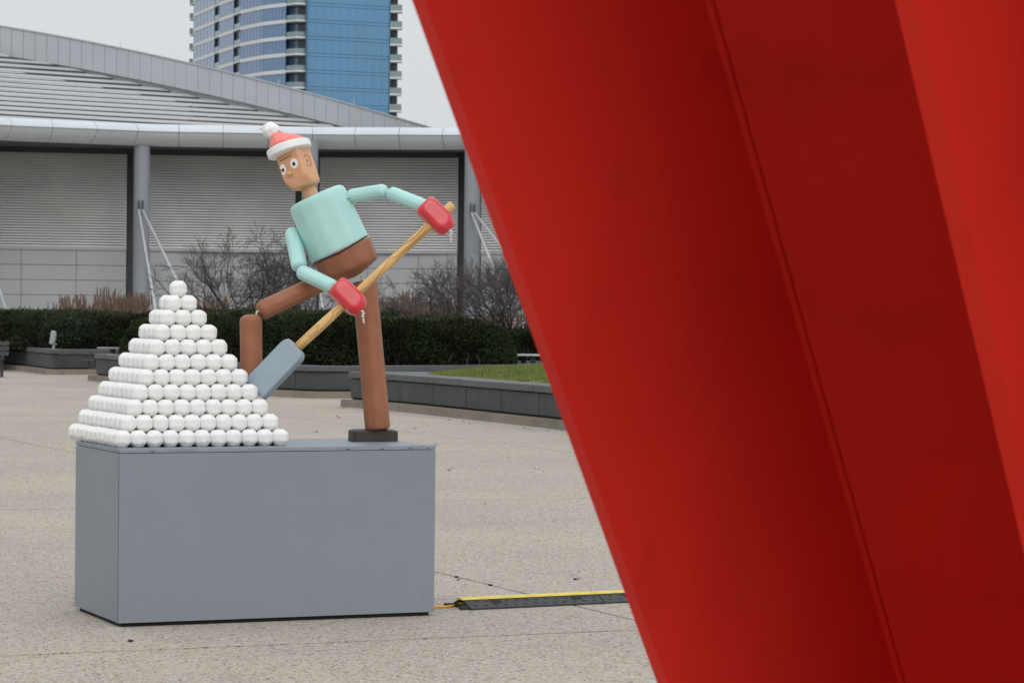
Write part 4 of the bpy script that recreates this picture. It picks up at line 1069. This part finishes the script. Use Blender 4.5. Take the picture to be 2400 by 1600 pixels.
# weld bead in the inner corner, with stop-start bumps
vs_, fs_ = [], []
for i in range(150):
    t = -3.5+i*0.045; k_ = 0.011+0.0005*math.sin(i*2.3)+0.0010*random.random()
    for (u_, v_) in ((tk-0.004, -fa+k_), (tk+k_*0.62, -fa+k_*0.36), (tk+k_, -fa-k_*0.3), (tk-0.004, -fa-0.008)):
        q = P0+e1_*u_+e2_*v_+dax*t
        vs_.append(q)
    if vs_[-1].z < 0.02: vs_ = vs_[:-4]; break
nr_ = len(vs_)//4
for i in range(nr_-1):
    for j in range(4): fs_.append((i*4+j, i*4+(j+1) % 4, (i+1)*4+(j+1) % 4, (i+1)*4+j))
put('weld_bead', mesh('weld', vs_, fs_, M['red'], True), RED)
put('base_plate', MB().box((ROOT0.x+0.45, ROOT0.y+0.55, 0.015), (2.6, 3.0, 0.03), Matrix.Rotation(-0.4, 3, 'Z')).mesh('base_plate', M['red']), RED)

# ================================================================== CABLE RAMP AND CORD
rA, rB = G(1104, 1429.5), G(1474, 1411.7)
rd = (rB-rA).normalized(); rn = Vector((-rd.y, rd.x, 0))
Lr = 0.93
CR = empty('cable_ramp', rA, 'black rubber cable protector ramp with yellow lid lying on the paving beside the plinth', 'cable ramp')
def rpt(s_, t, z): return rA+rd*s_+rn*t+Vector((0, 0, z))
def wedge(s0, s1, sec):
    v = [rpt(s0, t, z) for t, z in sec]+[rpt(s1, t, z) for t, z in sec]; k = len(sec)
    return v, [tuple(range(k)), tuple(range(2*k-1, k-1, -1))]+[(i, k+i, k+(i+1) % k, (i+1) % k) for i in range(k)]
for q in range(3):
    s0 = -0.0+q*Lr; s1 = s0+Lr-0.006
    for (sec, nm) in (([(0, 0), (0, 0.012), (0.105, 0.052), (0.105, 0)], 'ramp_side'), ([(0.165, 0), (0.165, 0.052), (0.27, 0.012), (0.27, 0)], 'ramp_side')):
        v, f = wedge(s0, s1, sec); o = bevel(put(nm, mesh(nm, v, f, M['rubber']), CR), 0.002)
    v, f = wedge(s0+0.01, s1, [(0.105, 0), (0.105, 0.016), (0.165, 0.016), (0.165, 0)]); put('cable_channel', mesh('channel', v, f, M['rubber']), CR)
    for u in ((0.17, 0.19), (0.73, 0.75)):
        sl = []
        v, f = wedge(s0+u[0], s0+u[1]+0.05, [(0.045, 0.030), (0.104, 0.0545), (0.108, 0.0545), (0.108, 0.03)])
        put('finger_notch', mesh('notch', v, f, M['dark']), CR)
    mb = MB()
    for i in range(13):
        for (t, z) in ((0.032, 0.0245), (0.078, 0.042)):
            c = rpt(s0+0.05+i*0.068+(0.03 if t > 0.05 else 0), t, z); mb.box(c, (0.022, 0.010, 0.005), Matrix.Rotation(math.atan2(rd.y, rd.x), 3, 'Z'))
    put('tread_studs', mb.mesh('studs', M['rubber']), CR, kind='stuff')
    lid = []
    m_ = 12
    v = []; f = []
    for i in range(m_+1):
        s_ = s0-0.012+(s1-s0+0.012)*i/m_; wv = 0.004 if (i//1) % 2 else -0.001
        for (t, z) in ((0.098-wv, 0.0525), (0.104, 0.062), (0.168, 0.062), (0.174+wv, 0.0525)): v.append(rpt(s_, t, z))
    for i in range(m_):
        for j in range(4): f.append((i*4+j, (i+1)*4+j, (i+1)*4+(j+1) % 4, i*4+(j+1) % 4))
    f += [(0, 1, 2, 3), (m_*4+3, m_*4+2, m_*4+1, m_*4)]
    put('yellow_lid', mesh('lid', v, f, M['yellow']), CR)
for (t, ln) in ((0.03, 0.045), (0.22, 0.05)):
    v, f = wedge(-ln, -0.001, [(t, 0), (t, 0.022), (t+0.04, 0.022), (t+0.04, 0)]); put('end_lug', mesh('lug', v, f, M['rubber']), CR)
cs = [bx(W_-0.02, 0.18, 0.02), G(1017, 1425), G(1040, 1424.5), G(1060, 1422), G(1073, 1419), rpt(0.02, 0.135, 0.03), rpt(0.3, 0.135, 0.03)]
cs = [Vector((p.x, p.y, max(p.z, 0.009) if i < 5 else p.z)) for i, p in enumerate(cs)]
sm_ = []
P = [cs[0]]+cs+[cs[-1]]
for i in range(1, len(P)-2):
    for k in range(6):
        t = k/6; a, b, c, d = P[i-1], P[i], P[i+1], P[i+2]; sm_.append(0.5*((2*b)+(-a+c)*t+(2*a-5*b+4*c-d)*t*t+(-a+3*b-3*c+d)*t**3))
sm_.append(cs[-1])
add('extension_cord', MB().tube(sm_, 0.0065, 8).mesh('cord', M['orange'], True), label='orange extension cord running from the plinth into the cable ramp', cat='cord')

# ================================================================== SMALL THINGS IN THE BACKGROUND
def table(px, Y, width, label, seats=True):
    c = at(px, 800, Y); c.z = 0
    root = empty('picnic_table', c, label, 'table')
    put('tabletop', MB().box((c.x, c.y, 0.735), (width, 0.42, 0.03)).mesh('top', M['metal_top']), root)
    put('pedestal', MB().tube([(c.x, c.y, 0.05), (c.x, c.y, 0.72)], 0.07, 12).mesh('pedestal', M['metal_dark']), root)
    put('foot', MB().box((c.x, c.y, 0.03), (0.6, 0.6, 0.05)).mesh('foot', M['metal_dark']), root)
    if seats:
        for s_ in (-1, 1):
            put('seat', MB().box((c.x+s_*(width/2+0.22), c.y, 0.43), (0.30, 0.32, 0.05)).mesh('seat', M['metal_dark']), root)
            put('seat_arm', MB().tube([(c.x, c.y, 0.25), (c.x+s_*(width/2+0.2), c.y, 0.25), (c.x+s_*(width/2+0.22), c.y, 0.42)], 0.02, 8).mesh('arm', M['metal_dark']), root)
    return root
table(264, 66.2, 0.68, 'small metal table with attached stool seats, behind the left side of the snowball pyramid')
c = at(1236, 800, 58.6); c.z = 0
root = empty('patio_table', c, 'thin topped metal table beyond the lawn, partly hidden by the red beam', 'table')
put('tabletop', MB().box((c.x+0.1, c.y, 0.80), (0.85, 0.7, 0.03)).mesh('top', M['rod']), root)
for dx in (-0.27, -0.08, 0.12, 0.4): put('leg', MB().box((c.x+dx, c.y+(0.2 if dx in (-.08, .4) else -.2), 0.40), (0.035 if dx < -.1 else 0.11, 0.05, 0.78)).mesh('leg', M['metal_dark']), root)
c = at(-8, 800, 67); c.z = 0
root = empty('park_bench', c, 'dark metal bench end cut by the left edge of the photo', 'bench')
mb = MB().box((c.x-0.6, c.y, 0.43), (1.5, 0.45, 0.04)); put('seat', mb.mesh('seat', M['metal_dark']), root)
Rk = Matrix.Rotation(-0.2, 3, 'X')
for dz in (0.56, 0.68, 0.80): put('back_slat', MB().box((c.x-0.55, c.y+0.22+(dz-.5)*.2, dz), (1.6, 0.02, 0.09), Rk).mesh('slat', M['metal_dark']), root)
for dx in (0.10, -1.25):
    put('leg', MB().box((c.x+dx, c.y-.15, 0.21), (0.05, 0.05, 0.42)).mesh('leg', M['metal_dark']), root)
    put('leg', MB().tube([(c.x+dx, c.y+.2, 0), (c.x+dx, c.y+.2, 0.45), (c.x+dx+0.1, c.y+.32, 0.86)], 0.03, 8).mesh('leg', M['metal_dark']), root)
c = at(125.5, 800, 70.3); c.z = 0.55
root = empty('garden_floodlight', c, 'pale grey garden floodlight on a short post at the left planter corner', 'floodlight')
put('post', MB().tube([c, c+Vector((0, 0, 0.2))], 0.035, 10).mesh('post', M['lampgrey']), root)
put('bracket', MB().box(c+Vector((0, 0, 0.20)), (0.15, 0.08, 0.03)).mesh('bracket', M['lampgrey']), root)
s = Carved(c+Vector((-0.01, 0, 0.36)), Matrix.Rotation(0.15, 3, 'Y'), (0.065, 0.10, 0.17), [((1, 0, 0), 1), ((-1, 0, 0), 1), ((0, 1, 0), 1), ((0, -1, 0), 1), ((0, 0, 1), 1), ((0, 0, -1), 1), ((1, 0, .8), 1.05), ((1, 0, -.8), 1.1)], 30)
put('lamp_head', s.build('lamp_head', M['lampgrey'], 32, 24), root)

# twigs, leaf bits and crumbs on the paving
mb = MB()
R = random.Random(4)
spots = [(1060, 1098), (1053, 1102), (1070, 1353), (1078, 1361), (1150, 1372), (1256, 1100), (306, 1503), (975, 1004), (1000, 998), (1015, 1043), (1025, 1044), (1255, 1098), (1270, 1106), (1082, 989), (1100, 993), (1320, 1009), (1240, 1008), (1280, 1009), (1230, 1003), (1044, 980), (1052, 984), (805, 956), (830, 957), (790, 976), (796, 979), (60, 1130), (741, 1012), (1130, 1181), (560, 986), (1350, 1340), (1348, 1358)]
for (x, y) in spots:
    p = G(x, y); sc_ = 0.35+0.35*p.y/30
    for k in range(R.choice((1, 1, 2))):
        a = R.uniform(-0.6, 0.6); l = R.uniform(0.012, 0.06)*sc_; q = p+Vector((R.uniform(-.03, .03), R.uniform(-.05, .05), 0.006)); d = Vector((math.cos(a), math.sin(a), 0.05))
        mb.tube([q-d*l*.5, q+Vector((0, R.uniform(-.01, .01), .006)), q+d*l*.5], [0.002, 0.005*sc_, 0.002], 5)
    if R.random() < .4: mb.box(p+Vector((0, 0, 0.006)), (0.02, 0.02, 0.01), Matrix.Rotation(R.uniform(0, 3), 3, 'Z'))
add('ground_litter', mb.mesh('litter', M['bark']), label='scattered dark twigs and leaf crumbs lying on the plaza paving', cat='litter', kind='stuff')
